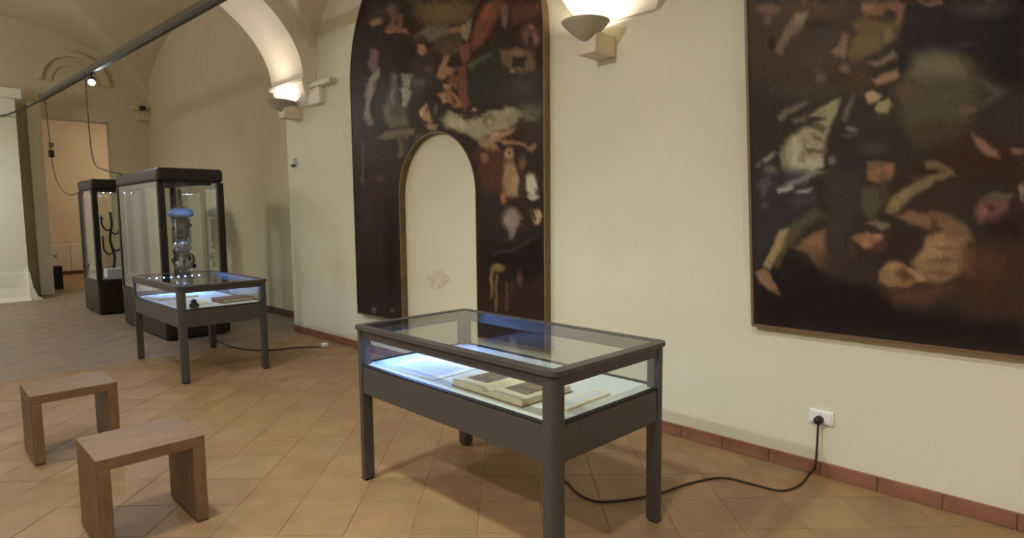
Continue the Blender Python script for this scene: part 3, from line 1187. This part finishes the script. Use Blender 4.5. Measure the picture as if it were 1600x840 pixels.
ST1 = [
    P1([(290, 0), (560, 0), (530, 90), (420, 120), (330, 100), (290, 60)], (98, 79, 56), 14), Q1(420, 40, 80, 40, (114, 93, 66), .7),
    P1([(290, 150), (350, 105), (430, 110), (470, 140), (380, 170), (310, 180)], (108, 96, 82), 7),
    Q1(150, 40, 60, 40, (66, 50, 54), .6), P1([(100, 90), (150, 75), (160, 100), (120, 110)], (136, 114, 92), 4), P1([(170, 130), (200, 70), (240, 60), (245, 130), (200, 140)], (120, 82, 62), 6), P1([(180, 130), (260, 122), (265, 138), (190, 142)], (146, 100, 74), 4), Q1(200, 40, 20, 30, (104, 84, 82)), Q1(215, 95, 12, 10, (84, 54, 42)),
    P1([(105, 210), (135, 205), (140, 290), (115, 310), (100, 280)], (116, 88, 86), 5), P1([(105, 320), (150, 280), (140, 340), (108, 420), (107, 510), (80, 500), (85, 400)], (136, 124, 114), 4), P1([(130, 340), (170, 320), (180, 500), (130, 510)], (56, 46, 40), 7), Q1(105, 515, 16, 12, (118, 102, 90)),
    P1([(195, 310), (285, 305), (285, 380), (260, 470), (180, 520), (160, 450)], (88, 78, 70), 7), P1([(240, 310), (280, 315), (275, 400), (255, 450), (238, 450)], (146, 138, 128), 4), P1([(200, 310), (217, 310), (207, 450), (190, 440)], (114, 104, 94), 4), P1([(222, 300), (234, 300), (238, 450), (226, 450)], (50, 40, 34), 3), P1([(160, 500), (260, 480), (270, 530), (190, 540)], (104, 92, 70), 6), P1([(165, 440), (185, 430), (190, 500), (170, 500)], (112, 102, 92), 5),
    P1([(215, 190), (250, 170), (285, 190), (295, 250), (285, 300), (220, 300), (195, 250)], (33, 24, 32), 4),
    P1([(290, 240), (370, 220), (380, 330), (300, 440), (280, 400)], (60, 46, 42), 8), P1([(305, 190), (335, 185), (345, 220), (325, 240), (305, 220)], (156, 114, 78), 3), Q1(325, 170, 25, 18, (60, 42, 30)), Q1(310, 350, 25, 20, (90, 76, 68), .6), Q1(350, 290, 20, 14, (84, 62, 54), .6),
    P1([(380, 160), (490, 140), (495, 220), (430, 240), (370, 210)], (78, 64, 46), 7), P1([(425, 130), (470, 110), (515, 115), (510, 135), (440, 140)], (146, 104, 78), 4), P1([(490, 110), (530, 80), (530, 140), (510, 180), (490, 160)], (136, 126, 102), 4),
    P1([(690, 0), (830, 0), (825, 60), (700, 110)], (86, 54, 44), 10), P1([(560, 60), (590, 0), (690, 0), (640, 80), (590, 180), (540, 215), (530, 180)], (122, 68, 54), 6), P1([(590, 20), (630, 0), (600, 80), (575, 100)], (144, 84, 68), 6), P1([(660, 20), (690, 20), (680, 120), (655, 110)], (110, 90, 82), 5), P1([(600, 160), (660, 130), (680, 230), (620, 230)], (56, 38, 32), 9), P1([(620, 90), (640, 80), (600, 170), (585, 175)], (88, 46, 38), 4),
    P1([(480, 190), (530, 180), (525, 250), (490, 270)], (124, 70, 58), 5), P1([(475, 280), (510, 270), (525, 440), (500, 465), (480, 440)], (118, 64, 46), 4),
    P1([(440, 300), (480, 320), (475, 380), (430, 350)], (116, 70, 48), 5), P1([(400, 280), (420, 225), (440, 235), (430, 280), (470, 290), (410, 340), (385, 325)], (156, 112, 82), 4), P1([(390, 390), (420, 385), (440, 430), (410, 440)], (160, 118, 86), 4), P1([(420, 370), (460, 390), (500, 450), (460, 450), (430, 420)], (150, 98, 68), 4), P1([(415, 350), (450, 355), (445, 375), (420, 372)], (164, 118, 88), 3), P1([(440, 395), (470, 430), (455, 435)], (88, 50, 34), 3),
    P1([(515, 300), (590, 230), (650, 180), (660, 330), (640, 430), (540, 440), (515, 380)], (44, 44, 34), 8), P1([(510, 270), (560, 245), (610, 215), (620, 230), (570, 260), (530, 300)], (76, 84, 57), 5), P1([(650, 300), (830, 290), (835, 470), (700, 450), (640, 430)], (54, 47, 42), 10), P1([(700, 340), (800, 330), (790, 400), (720, 390)], (64, 55, 50), 12),
    P1([(650, 210), (720, 200), (800, 220), (800, 290), (740, 310), (660, 270)], (104, 83, 62), 7), P1([(700, 235), (760, 240), (755, 290), (705, 280)], (48, 34, 22), 4), Q1(705, 298, 12, 8, (136, 112, 86)), Q1(730, 225, 30, 10, (126, 104, 78)),
    Q1(780, 150, 45, 50, (90, 61, 54), .6), Q1(800, 160, 12, 28, (124, 90, 80)), Q1(760, 150, 12, 22, (112, 74, 64)), Q1(785, 115, 14, 12, (128, 94, 82)), Q1(782, 170, 8, 22, (60, 36, 34)),
    P1([(310, 470), (340, 430), (360, 480), (370, 520), (330, 510)], (170, 134, 96), 4), P1([(330, 525), (390, 520), (380, 550), (340, 545)], (150, 120, 86), 4), Q1(380, 460, 10, 24, (96, 78, 46)), Q1(345, 455, 5, 18, (110, 82, 52)), Q1(322, 480, 8, 12, (200, 164, 120)),
    P1([(400, 500), (440, 465), (520, 490), (600, 470), (700, 450), (760, 470), (690, 540), (620, 560), (560, 590), (500, 560), (430, 540)], (152, 144, 112), 6), P1([(420, 500), (500, 500), (520, 540), (450, 530)], (168, 162, 130), 6), P1([(490, 490), (560, 475), (580, 488), (510, 503)], (52, 30, 24), 3), Q1(605, 505, 24, 26, (104, 92, 62)), Q1(607, 510, 12, 16, (158, 148, 114)), Q1(690, 500, 26, 22, (130, 120, 88)), Q1(780, 480, 50, 38, (98, 94, 74), .7), Q1(545, 460, 10, 8, (166, 148, 130)),
    P1([(700, 530), (835, 500), (835, 600), (780, 590)], (58, 42, 34), 10), P1([(560, 590), (640, 560), (720, 530), (715, 550), (650, 590), (600, 620)], (154, 120, 90), 5), P1([(540, 560), (600, 600), (610, 640), (560, 600)], (138, 120, 86), 5), P1([(650, 585), (760, 600), (770, 615), (660, 605)], (148, 112, 80), 4), Q1(630, 570, 18, 14, (184, 142, 108)), P1([(760, 620), (800, 600), (805, 620), (780, 640)], (130, 106, 82), 4), P1([(600, 600), (640, 610), (650, 640), (620, 640)], (150, 112, 84), 4),
    P1([(540, 620), (680, 640), (680, 840), (590, 840)], (78, 44, 28), 10), Q1(588, 662, 17, 20, (130, 84, 60)), Q1(690, 645, 20, 26, (178, 134, 100)), Q1(692, 640, 8, 9, (104, 68, 46)), P1([(670, 690), (710, 680), (740, 760), (730, 830), (670, 820)], (140, 110, 82), 6), Q1(745, 690, 16, 30, (108, 80, 58)), Q1(690, 760, 7, 40, (96, 70, 50)), Q1(750, 780, 12, 50, (50, 42, 28)), P1([(760, 740), (790, 735), (810, 780), (790, 830), (765, 800)], (174, 170, 148), 4),
    P1([(80, 600), (220, 590), (215, 840), (70, 840)], (54, 34, 24), 6), P1([(130, 580), (170, 550), (300, 540), (290, 560), (180, 590)], (118, 102, 75), 5), P1([(225, 560), (265, 560), (250, 660), (225, 670)], (106, 88, 63), 5), Q1(250, 600, 12, 26, (66, 52, 36)), P1([(68, 600), (80, 600), (78, 780), (70, 780)], (88, 72, 56), 3), Q1(110, 660, 26, 14, (70, 48, 38), .6), Q1(320, 580, 40, 20, (80, 64, 46), .7),
    E1(110, 90, 22, 40, (62, 40, 34), .6, 200), E1(150, 220, 24, 14, (80, 56, 44), .6, 200), E1(95, 350, 30, 90, (64, 40, 34), .6, 200), E1(130, 460, 26, 110, (50, 30, 26), .6, 200), E1(200, 520, 30, 200, (30, 18, 16), .6, 200),
    E1(640, 560, 60, 130, (30, 22, 20), .5, 200), E1(770, 560, 100, 110, (26, 18, 18), .4, 200), E1(700, 440, 100, 80, (44, 34, 32), .5, 200), E1(640, 330, 44, 50, (40, 34, 36), .5, 200),
    E1(716, 215, 26, 74, (146, 112, 82), .5, 200), E1(742, 245, 20, 40, (160, 128, 94), .45, 200), E1(770, 270, 16, 50, (60, 52, 34), .5, 200),
    E1(812, 240, 26, 42, (178, 172, 148), .4, 200), E1(822, 300, 26, 13, (166, 166, 146), .4, 200), E1(838, 388, 20, 30, (184, 156, 122), .4, 200), L1([(805, 350), (830, 400)], 12, (70, 56, 40), .5, 200), E1(690, 305, 13, 28, (150, 96, 62), .45, 200),
    E1(725, 395, 40, 46, (134, 120, 110), .4, 200), E1(728, 450, 18, 34, (128, 112, 100), .45, 200), L1([(650, 548), (740, 530), (840, 470)], 14, (54, 44, 44), .6, 200),
    E1(665, 612, 32, 16, (126, 106, 50), .45, 200), L1([(640, 620), (638, 740)], 14, (124, 96, 52), .45, 200), L1([(660, 640), (658, 800)], 12, (104, 78, 48), .45, 200), L1([(706, 680), (706, 790)], 14, (82, 58, 44), .5, 200), E1(762, 660, 13, 34, (80, 60, 50), .5, 200), E1(730, 690, 10, 20, (64, 46, 40), .5, 200),
    E1(122, 796, 10, 13, (108, 94, 84), .5, 200), E1(206, 796, 9, 10, (98, 84, 70), .5, 200),
]


def zhi1(yy):
    q = PR*PR-(yy-PC)**2
    return PSZ+(math.sqrt(q) if q > 0 else 0)


def zlo1(yy, strip):
    if strip is STR[1]:
        q = OR_**2-(yy-OC)**2
        return OSZ+(math.sqrt(q) if q > 0 else 0)
    return PB


def lsp(a, b, n, cosy=False):
    return [a+(b-a)*((1-math.cos(PI*i/n))/2 if cosy else i/n) for i in range(n+1)]


def quarter(a, b, n, at_b):
    # denser towards the outer edge, where the arch is steep
    return [a+(b-a)*(math.sin(PI/2*i/n) if at_b else 1-math.cos(PI/2*i/n)) for i in range(n+1)]


STR = [quarter(PC-PR, OC-OR_, 90, False), lsp(OC-OR_, OC+OR_, 120, True), quarter(OC+OR_, PC+PR, 80, True)]
canvas_obj('canvas', STR, 330, zlo1, zhi1, lambda p: (WX-.062, p[1], p[2]), (48, 32, 24), ST1, 1.15, root1)
na = 40
outl = [(PC-PR, PB)]+[(PC-PR*math.cos(PI*i/na), PSZ+PR*math.sin(PI*i/na)) for i in range(na+1)]+[(PC+PR, PB), (OC+OR_, PB)]
outl += [(OC+OR_*math.cos(PI*i/na), OSZ+OR_*math.sin(PI*i/na)) for i in range(na+1)]+[(OC-OR_, PB)]
obj('frame', frame_me(outl, .012, -.004, .060), M['frame'], root1)

# --- the large rectangular painting, top tipped away from the wall
P2Y1, P2Y0, P2B, P2T = 1.522, -1.15, .822, 4.0
TILT = math.atan2(.206, 1.85)
root2 = empty('large_painting', (WX-.028, 0, P2B), 0, 'large dark rectangular baroque painting on the right, cut by the edge of the frame', 'painting')
root2.rotation_euler = (0, -TILT, 0)


def w2(p):
    return (WX-.028-.022*math.cos(TILT)-p[2]*math.sin(TILT), p[1], P2B+p[2]*math.cos(TILT))


def PA(pts, col, f):
    return ('p', [(1156+u/2.989, v/2.989) for u, v in pts], col, f/1.35)


def PB_(pts, col, f):
    return ('p', [(1156+u/2.838, 266+v/2.838) for u, v in pts], col, f/1.35)


def EA(u, v, rx, ry, col, soft=.6):
    return ('e', 1156+u/2.989, v/2.989, rx/2.989, ry/2.989, col, soft)


def EB(u, v, rx, ry, col, soft=.6):
    return ('e', 1156+u/2.838, 266+v/2.838, rx/2.838, ry/2.838, col, soft)


ST2 = [
    PA([(0, 0), (560, 0), (560, 330), (300, 420), (0, 330)], (64, 46, 33), 40), EA(350, 30, 160, 40, (78, 56, 36), .8), EA(130, 40, 45, 25, (106, 82, 62)), EA(130, 92, 18, 22, (94, 74, 58)), EA(150, 200, 16, 30, (40, 24, 18)),
    PA([(255, 60), (315, 55), (300, 130), (230, 180), (190, 250), (165, 235), (200, 150)], (106, 90, 73), 8), PA([(265, 60), (310, 58), (295, 110), (255, 110)], (122, 110, 88), 7), EA(370, 120, 60, 30, (48, 30, 22), .8), EA(400, 170, 60, 30, (62, 52, 44), .8),
    EA(370, 270, 80, 50, (70, 55, 49), .8), PA([(480, 150), (515, 160), (505, 230), (490, 275), (450, 260), (425, 235), (460, 210)], (118, 97, 80), 6), EA(492, 318, 26, 20, (110, 92, 82)), EA(375, 362, 28, 28, (94, 81, 76), .8), EA(330, 420, 140, 40, (66, 54, 44), .9),
    PA([(530, 110), (580, 60), (640, 90), (720, 100), (735, 170), (690, 200), (620, 250), (530, 290), (500, 250), (530, 180)], (96, 80, 53), 10), EA(690, 165, 22, 35, (116, 98, 63)), PA([(510, 150), (560, 140), (530, 190), (500, 240)], (64, 48, 30), 6), EA(600, 200, 60, 40, (104, 88, 58), .9),
    PA([(570, 0), (780, 0), (770, 60), (740, 140), (725, 110), (730, 50), (690, 40), (660, 70), (590, 75), (570, 40)], (118, 85, 62), 8), EA(640, 82, 50, 14, (80, 50, 35)), EA(600, 30, 26, 18, (134, 98, 74)),
    EA(560, 370, 60, 70, (72, 54, 38), .9),
    PA([(790, 0), (1327, 0), (1327, 420), (1150, 300), (1080, 260), (1000, 230), (820, 250), (760, 330), (735, 300), (760, 150)], (34, 29, 36), 9), PA([(1180, 60), (1327, 40), (1327, 400), (1170, 370)], (28, 25, 23), 30), EA(1130, 40, 110, 35, (58, 57, 54), .8), PA([(840, 0), (940, 0), (950, 15), (880, 30)], (142, 106, 77), 5), EA(1050, 205, 40, 12, (50, 48, 54), .8),
    PA([(820, 260), (900, 240), (990, 250), (1080, 300), (1120, 380), (1130, 480), (1060, 600), (1000, 660), (820, 680), (740, 600), (740, 460), (790, 340)], (76, 69, 52), 26), PA([(820, 265), (900, 245), (990, 255), (1060, 310), (1040, 350), (900, 360), (800, 350)], (104, 97, 79), 26), EA(930, 620, 150, 60, (64, 53, 41), .9),
    PA([(1100, 360), (1170, 380), (1250, 420), (1200, 470), (1130, 490), (1170, 440)], (80, 73, 67), 12), EA(1260, 560, 90, 110, (52, 43, 44), .8), EA(1060, 510, 40, 20, (96, 78, 64)), EA(770, 420, 50, 40, (90, 68, 56), .9),
    PA([(460, 580), (540, 440), (580, 480), (640, 540), (740, 560), (800, 680), (640, 740), (560, 840), (400, 840), (420, 700)], (48, 42, 41), 14), EA(525, 600, 26, 14, (104, 99, 95)), EA(520, 628, 40, 9, (76, 71, 69)), EA(432, 745, 17, 22, (106, 100, 94)), EA(620, 690, 60, 28, (64, 58, 58), .9), EA(640, 560, 90, 30, (56, 47, 37), .9),
    PA([(590, 290), (650, 275), (720, 235), (735, 260), (690, 290), (630, 310)], (114, 96, 79), 6), PA([(620, 320), (720, 295), (700, 320), (630, 340)], (50, 36, 28), 5), PA([(615, 370), (700, 330), (740, 320), (745, 350), (710, 380), (640, 395)], (138, 106, 88), 6),
    PA([(585, 440), (620, 418), (665, 440), (640, 470), (600, 480)], (158, 137, 104), 5), PA([(640, 480), (690, 455), (715, 490), (690, 530), (650, 525), (630, 505)], (144, 136, 95), 5),
    PA([(170, 540), (230, 500), (310, 465), (320, 480), (250, 520), (190, 560)], (104, 95, 80), 7), PA([(240, 560), (310, 530), (310, 560), (260, 580)], (94, 84, 69), 6), PA([(475, 560), (500, 490), (535, 430), (530, 470), (490, 570)], (100, 91, 74), 6),
    PA([(300, 590), (350, 580), (420, 600), (400, 660), (385, 770), (300, 830), (220, 840), (185, 720), (220, 650)], (144, 137, 114), 9), PA([(320, 545), (400, 480), (470, 455), (450, 540), (410, 600), (360, 575), (400, 545)], (138, 130, 99), 6), PA([(340, 560), (400, 600), (390, 620), (330, 590)], (86, 74, 52), 5), PA([(330, 620), (380, 640), (395, 665), (340, 650)], (98, 86, 62), 5), PA([(310, 690), (370, 700), (400, 690), (385, 715), (320, 712)], (82, 72, 52), 5), PA([(250, 640), (280, 650), (270, 800), (235, 800)], (162, 156, 134), 8), PA([(300, 730), (390, 745), (380, 780), (260, 835), (250, 810)], (158, 152, 132), 7), PA([(300, 640), (320, 650), (300, 760), (285, 750)], (120, 111, 88), 6), PA([(200, 700), (215, 690), (225, 810), (205, 800)], (112, 104, 88), 6),
    PA([(70, 775), (110, 735), (170, 705), (160, 730), (100, 780)], (122, 118, 107), 5), EA(105, 790, 16, 40, (38, 36, 38)), EA(145, 798, 38, 22, (112, 111, 109)),
    PA([(1000, 660), (1100, 620), (1327, 680), (1327, 840), (740, 840), (860, 740)], (54, 34, 26), 40), PA([(1085, 620), (1120, 640), (1170, 680), (1210, 700), (1210, 735), (1160, 730), (1110, 690)], (124, 94, 77), 7), PA([(1260, 690), (1327, 690), (1327, 720), (1280, 720)], (122, 90, 73), 6),
    PA([(600, 760), (650, 745), (720, 765), (725, 810), (690, 840), (600, 840), (590, 800)], (108, 82, 61), 7), EA(695, 785, 18, 18, (144, 92, 69)), EA(650, 805, 30, 22, (132, 102, 77)), EA(640, 760, 40, 10, (92, 78, 62)), PA([(860, 750), (920, 745), (1000, 790), (1010, 820), (960, 800), (870, 780)], (106, 88, 63), 7), EA(870, 830, 70, 15, (84, 60, 45)),
    # lower half
    PB_([(60, 0), (300, 0), (330, 120), (200, 250), (60, 430)], (50, 45, 50), 16), PB_([(360, 0), (540, 0), (520, 200), (480, 300), (470, 480), (400, 470), (380, 330), (390, 200)], (56, 50, 44), 14),
    PB_([(60, 470), (200, 350), (380, 430), (620, 500), (700, 600), (1260, 680), (1260, 800), (60, 680)], (32, 23, 25), 26),
    PB_([(165, 75), (250, 35), (330, 0), (380, 0), (280, 50), (180, 95)], (118, 114, 106), 7), PB_([(165, 85), (230, 65), (240, 80), (175, 98)], (146, 142, 143), 5), PB_([(245, 95), (300, 75), (325, 75), (310, 98), (260, 102)], (142, 137, 135), 5), PB_([(90, 150), (130, 140), (120, 170)], (74, 66, 76), 6), PB_([(80, 60), (130, 20), (140, 60), (100, 120)], (76, 72, 76), 8), PB_([(220, 130), (330, 90), (340, 130), (250, 170)], (62, 57, 58), 10),
    PB_([(200, 260), (260, 210), (340, 160), (380, 200), (290, 250), (230, 330)], (76, 69, 53), 10), PB_([(175, 260), (215, 255), (220, 310), (170, 380), (130, 440), (105, 420), (140, 340)], (144, 126, 86), 5), PB_([(215, 270), (240, 300), (170, 430), (150, 420)], (80, 64, 43), 7), PB_([(65, 450), (110, 430), (140, 460), (160, 510), (180, 550), (130, 530), (85, 490)], (130, 96, 69), 5),
    PB_([(240, 340), (310, 285), (380, 255), (385, 420), (340, 420), (310, 370)], (108, 78, 55), 8), PB_([(280, 310), (370, 270), (370, 330), (300, 345)], (124, 90, 63), 9), PB_([(330, 380), (390, 360), (400, 440), (350, 430)], (88, 64, 47), 9), EB(430, 420, 60, 60, (60, 46, 38), .9),
    PB_([(540, 80), (600, 60), (650, 130), (580, 220), (540, 180)], (78, 70, 53), 10), PB_([(570, 0), (680, 0), (670, 40), (620, 55), (580, 40)], (126, 90, 65), 7), EB(640, 90, 24, 60, (72, 56, 40), .8),
    PB_([(690, 190), (800, 120), (880, 60), (960, 60), (1020, 180), (830, 175)], (58, 39, 33), 16), PB_([(645, 180), (660, 130), (720, 80), (800, 40), (880, 10), (930, 0), (940, 20), (870, 50), (780, 110), (700, 180), (670, 195)], (112, 96, 66), 6), PB_([(665, 150), (720, 95), (760, 75), (740, 110), (690, 160)], (128, 112, 76), 8),
    PB_([(560, 235), (600, 215), (660, 235), (670, 260), (620, 262), (600, 245)], (110, 94, 77), 5), PB_([(480, 300), (510, 330), (520, 400), (480, 380)], (68, 49, 40), 8), PB_([(490, 290), (560, 270), (640, 280), (645, 310), (590, 345), (530, 330)], (128, 88, 61), 6), PB_([(560, 262), (650, 262), (640, 275), (580, 275)], (54, 41, 35), 4), EB(615, 292, 22, 12, (154, 110, 84)), PB_([(600, 320), (660, 300), (650, 360), (580, 370)], (76, 47, 42), 8), EB(560, 320, 20, 26, (150, 104, 72)),
    PB_([(1010, 330), (1130, 300), (1260, 330), (1260, 640), (1000, 600), (960, 500)], (64, 41, 31), 34), EB(1100, 420, 70, 60, (76, 48, 40), .9), PB_([(1000, 640), (1260, 480), (1260, 560), (1080, 660)], (58, 40, 32), 22), EB(560, 460, 80, 40, (56, 43, 37), .9),
    PB_([(660, 260), (800, 270), (800, 340), (740, 390), (660, 370)], (52, 34, 33), 14),
    PB_([(620, 500), (760, 520), (900, 500), (960, 520), (820, 600), (690, 590)], (82, 56, 41), 20), PB_([(690, 200), (760, 175), (850, 190), (900, 240), (840, 260), (760, 235)], (116, 87, 64), 7), PB_([(850, 180), (930, 190), (1010, 250), (1040, 310), (980, 330), (900, 270)], (114, 86, 61), 10), PB_([(840, 280), (910, 265), (1000, 320), (1010, 420), (960, 470), (880, 500), (790, 480), (760, 400), (810, 350)], (132, 100, 69), 10), PB_([(830, 300), (890, 290), (930, 340), (860, 380), (800, 400)], (148, 114, 79), 14), PB_([(850, 205), (880, 230), (870, 265), (840, 262)], (78, 54, 40), 6),
    PB_([(830, 400), (920, 380), (980, 400), (900, 410)], (108, 78, 52), 7), PB_([(850, 340), (930, 330), (960, 345), (900, 352)], (116, 86, 58), 6), PB_([(820, 450), (900, 440), (960, 460), (880, 465)], (104, 73, 49), 7), PB_([(980, 330), (1040, 340), (1030, 460), (980, 450)], (96, 66, 47), 14),
    PB_([(615, 450), (650, 405), (720, 400), (760, 440), (800, 490), (740, 515), (660, 515), (620, 490)], (132, 100, 68), 6), PB_([(690, 450), (730, 430), (770, 480), (730, 490)], (82, 56, 38), 7), PB_([(640, 430), (680, 410), (720, 412), (680, 440)], (150, 116, 80), 6), PB_([(735, 430), (760, 430), (830, 480), (800, 490)], (152, 116, 80), 5),
    PB_([(1035, 180), (1070, 130), (1140, 120), (1200, 120), (1190, 180), (1130, 230), (1060, 230)], (106, 69, 67), 9), EB(1110, 165, 22, 16, (80, 44, 42)), EB(1080, 185, 18, 22, (124, 84, 80)), PB_([(1060, 120), (1140, 90), (1210, 105), (1200, 125), (1100, 125)], (88, 77, 65), 7), PB_([(1235, 70), (1260, 40), (1260, 140), (1245, 130)], (132, 116, 99), 5), EB(1200, 250, 90, 50, (42, 25, 21), .9),
]
zt = (P2T-P2B)
canvas_obj('canvas', [lsp(P2Y0, .2, 60)+lsp(.2, P2Y1, 260)[1:]], 420, lambda a, s: 0.0, lambda a: zt, lambda p: w2(p), (50, 40, 33), ST2, 1.2, root2)
bpy.context.view_layer.update()
cv = root2.children[0]
cv.location = (-.022, 0, 0)
obj('frame', frame_me([(P2Y0, 0), (P2Y1, 0), (P2Y1, zt), (P2Y0, zt)], .016, -.028, .02), M['frame_dark'], root2)
box('stretcher', (-.018, .0, P2Y0+.02, P2Y1-.02, .02, zt-.02), M['wood'], root2)
for yy in (P2Y0+.5, P2Y1-.5):
    tube('hanging_wire', [(.0, yy, zt-.2), (.34, yy, zt+.15)], .004, M['black'], root2)

# ================================================================== SOCKETS, CORDS, SMALL THINGS
# double socket on the right wall
c0 = on_x(1284, 651, WX)
r = empty('wall_socket', (WX, c0[1], c0[2]), 0, 'white double wall socket low on the right wall', 'socket')
box('cover_plate', (-.012, 0, -.065, .065, -.042, .042), M['plastic_white'], r, bev=.006)
box('socket_insert', (-.016, -.010, -.055, -.005, -.032, .032), M['plastic_white'], r, bev=.003)
box('socket_insert', (-.016, -.010, .005, .055, -.032, .032), M['plastic_white'], r, bev=.003)

pl = np.array(on_x(1279, 656, WX-.03))
fl = [on_z(*p, .006) for p in ((850, 715), (862, 735), (885, 752), (905, 772), (935, 783), (980, 780), (1030, 770), (1080, 754), (1130, 746), (1180, 757), (1220, 766), (1250, 757), (1266, 738))]
up = [(WX-.045, pl[1]+.005, .06), (WX-.035, pl[1]+.002, .17), (WX-.033, pl[1], pl[2]-.02)]
r = empty('table_power_cord', tuple(fl[3]), 0, 'dark brown power cord running from the near table to the wall socket', 'cord')
o_ = np.array(fl[3])
tube('cord_run', [np.array(p)-o_ for p in spline(fl+up, 8)], .006, M['cord'], r)
q = pl-o_
obj('plug', lathe_me([(.012, -.03), (.022, -.02), (.024, .015), (.018, .018)], 16), M['black'], r, tuple(q)).rotation_euler = (0, PI/2, 0)

# cord of the far table with a white plug lying on the floor
fp = [on_z(*p, .006) for p in ((318, 520), (345, 535), (380, 545), (420, 547), (460, 543), (500, 541.5))]
o_ = np.array(fp[2])
r = empty('floor_cord', tuple(fp[2]), 0, 'thin dark cord on the floor from the farther table with a white plug', 'cord')
tube('cord_run', [np.array(p)-o_ for p in spline(fp, 8)], .007, M['cord'], r)
q = np.array(on_z(508, 541, 0))-o_
box('white_plug', (q[0]-.03, q[0]+.03, q[1]-.035, q[1]+.035, q[2], q[2]+.04), M['plastic_white'], r, bev=.008)

# small white motion sensor beside the corner
sq = on_x(461, 256, WX)
r = empty('motion_sensor', (WX, sq[1], sq[2]), 0, 'small white motion sensor on the wall by the arch corner', 'sensor')
box('housing', (-.05, 0, -.035, .035, -.01, .075), M['plastic_white'], r, bev=.01)
obj('sensor_eye', lathe_me([(.008, -.045), (.024, -.03), (.028, -.01)], 16), plain('grey_lens', (.10, .10, .08), .4), r, (-.026, 0, 0))

# little dark camera above the rear corner bracket
sq = on_y(222, 167, 15.0)
r = empty('security_camera', (sq[0], 15.0, sq[2]-.03), 0, 'tiny dark camera high in the rear corner', 'camera')
box('body', (-.045, .045, -.09, .06, -.045, .045), M['black'], r, bev=.01)
tube('arm', [(0, .05, 0), (.03, .2, -.02)], .012, M['black'], r)

# black box and pale cupboard in the room beyond
r = empty('black_box', (2.34, 16.15, 0), 0, 'black equipment box on the floor just beyond the doorway', 'box')
box('body', (-.12, .14, -.14, .14, .02, .46), M['black'], r, bev=.012)
box('lid', (-.125, .145, -.145, .145, .46, .49), M['black'], r, bev=.008)
tube('handle', [(-.04, -.15, .36), (-.04, -.18, .37), (.06, -.18, .37), (.06, -.15, .36)], .008, M['metal'], r)
for sx in (-.10, .12):
    for sy in (-.12, .12):
        box('foot', (sx-.02, sx+.02, sy-.02, sy+.02, 0, .02), M['metal_dark'], r)
r = empty('low_cupboard', (3.02, NY-.26, 0), 0, 'pale low cupboard against the far peach wall beyond the doorway', 'cupboard')
box('body', (-.35, .9, -.2, .2, .08, .82), M['lamp_box'], r, bev=.01)
box('plinth', (-.33, .88, -.18, .18, 0, .08), M['skirt_dark'], r)
for x0 in (-.33, .29):
    d = box('door', (x0, x0+.6, -.215, -.2, .1, .8), M['lamp_box'], r, bev=.005)
    box('knob', (x0+.27, x0+.31, -.235, -.215, .5, .54), M['frame'], d, bev=.006)

# smeared plaster repair on the wall inside the painting's opening
c0 = on_x(684, 436, WX)
wr = bpy.data.objects['wall_right']
rg = random.Random(5)
pts = [(.16*math.cos(t)*rg.uniform(.7, 1.2)+.04*math.sin(t), .085*math.sin(t)*rg.uniform(.7, 1.2)+.05*math.cos(t)*-1) for t in [2*PI*i/18 for i in range(18)]]
o_ = obj('plaster_repair', prism_me(pts, -.004, 0, 'x'), plain('pink_plaster', (.64, .575, .45), .9, noise=.12, scale=14), wr, (WX, c0[1], c0[2]))
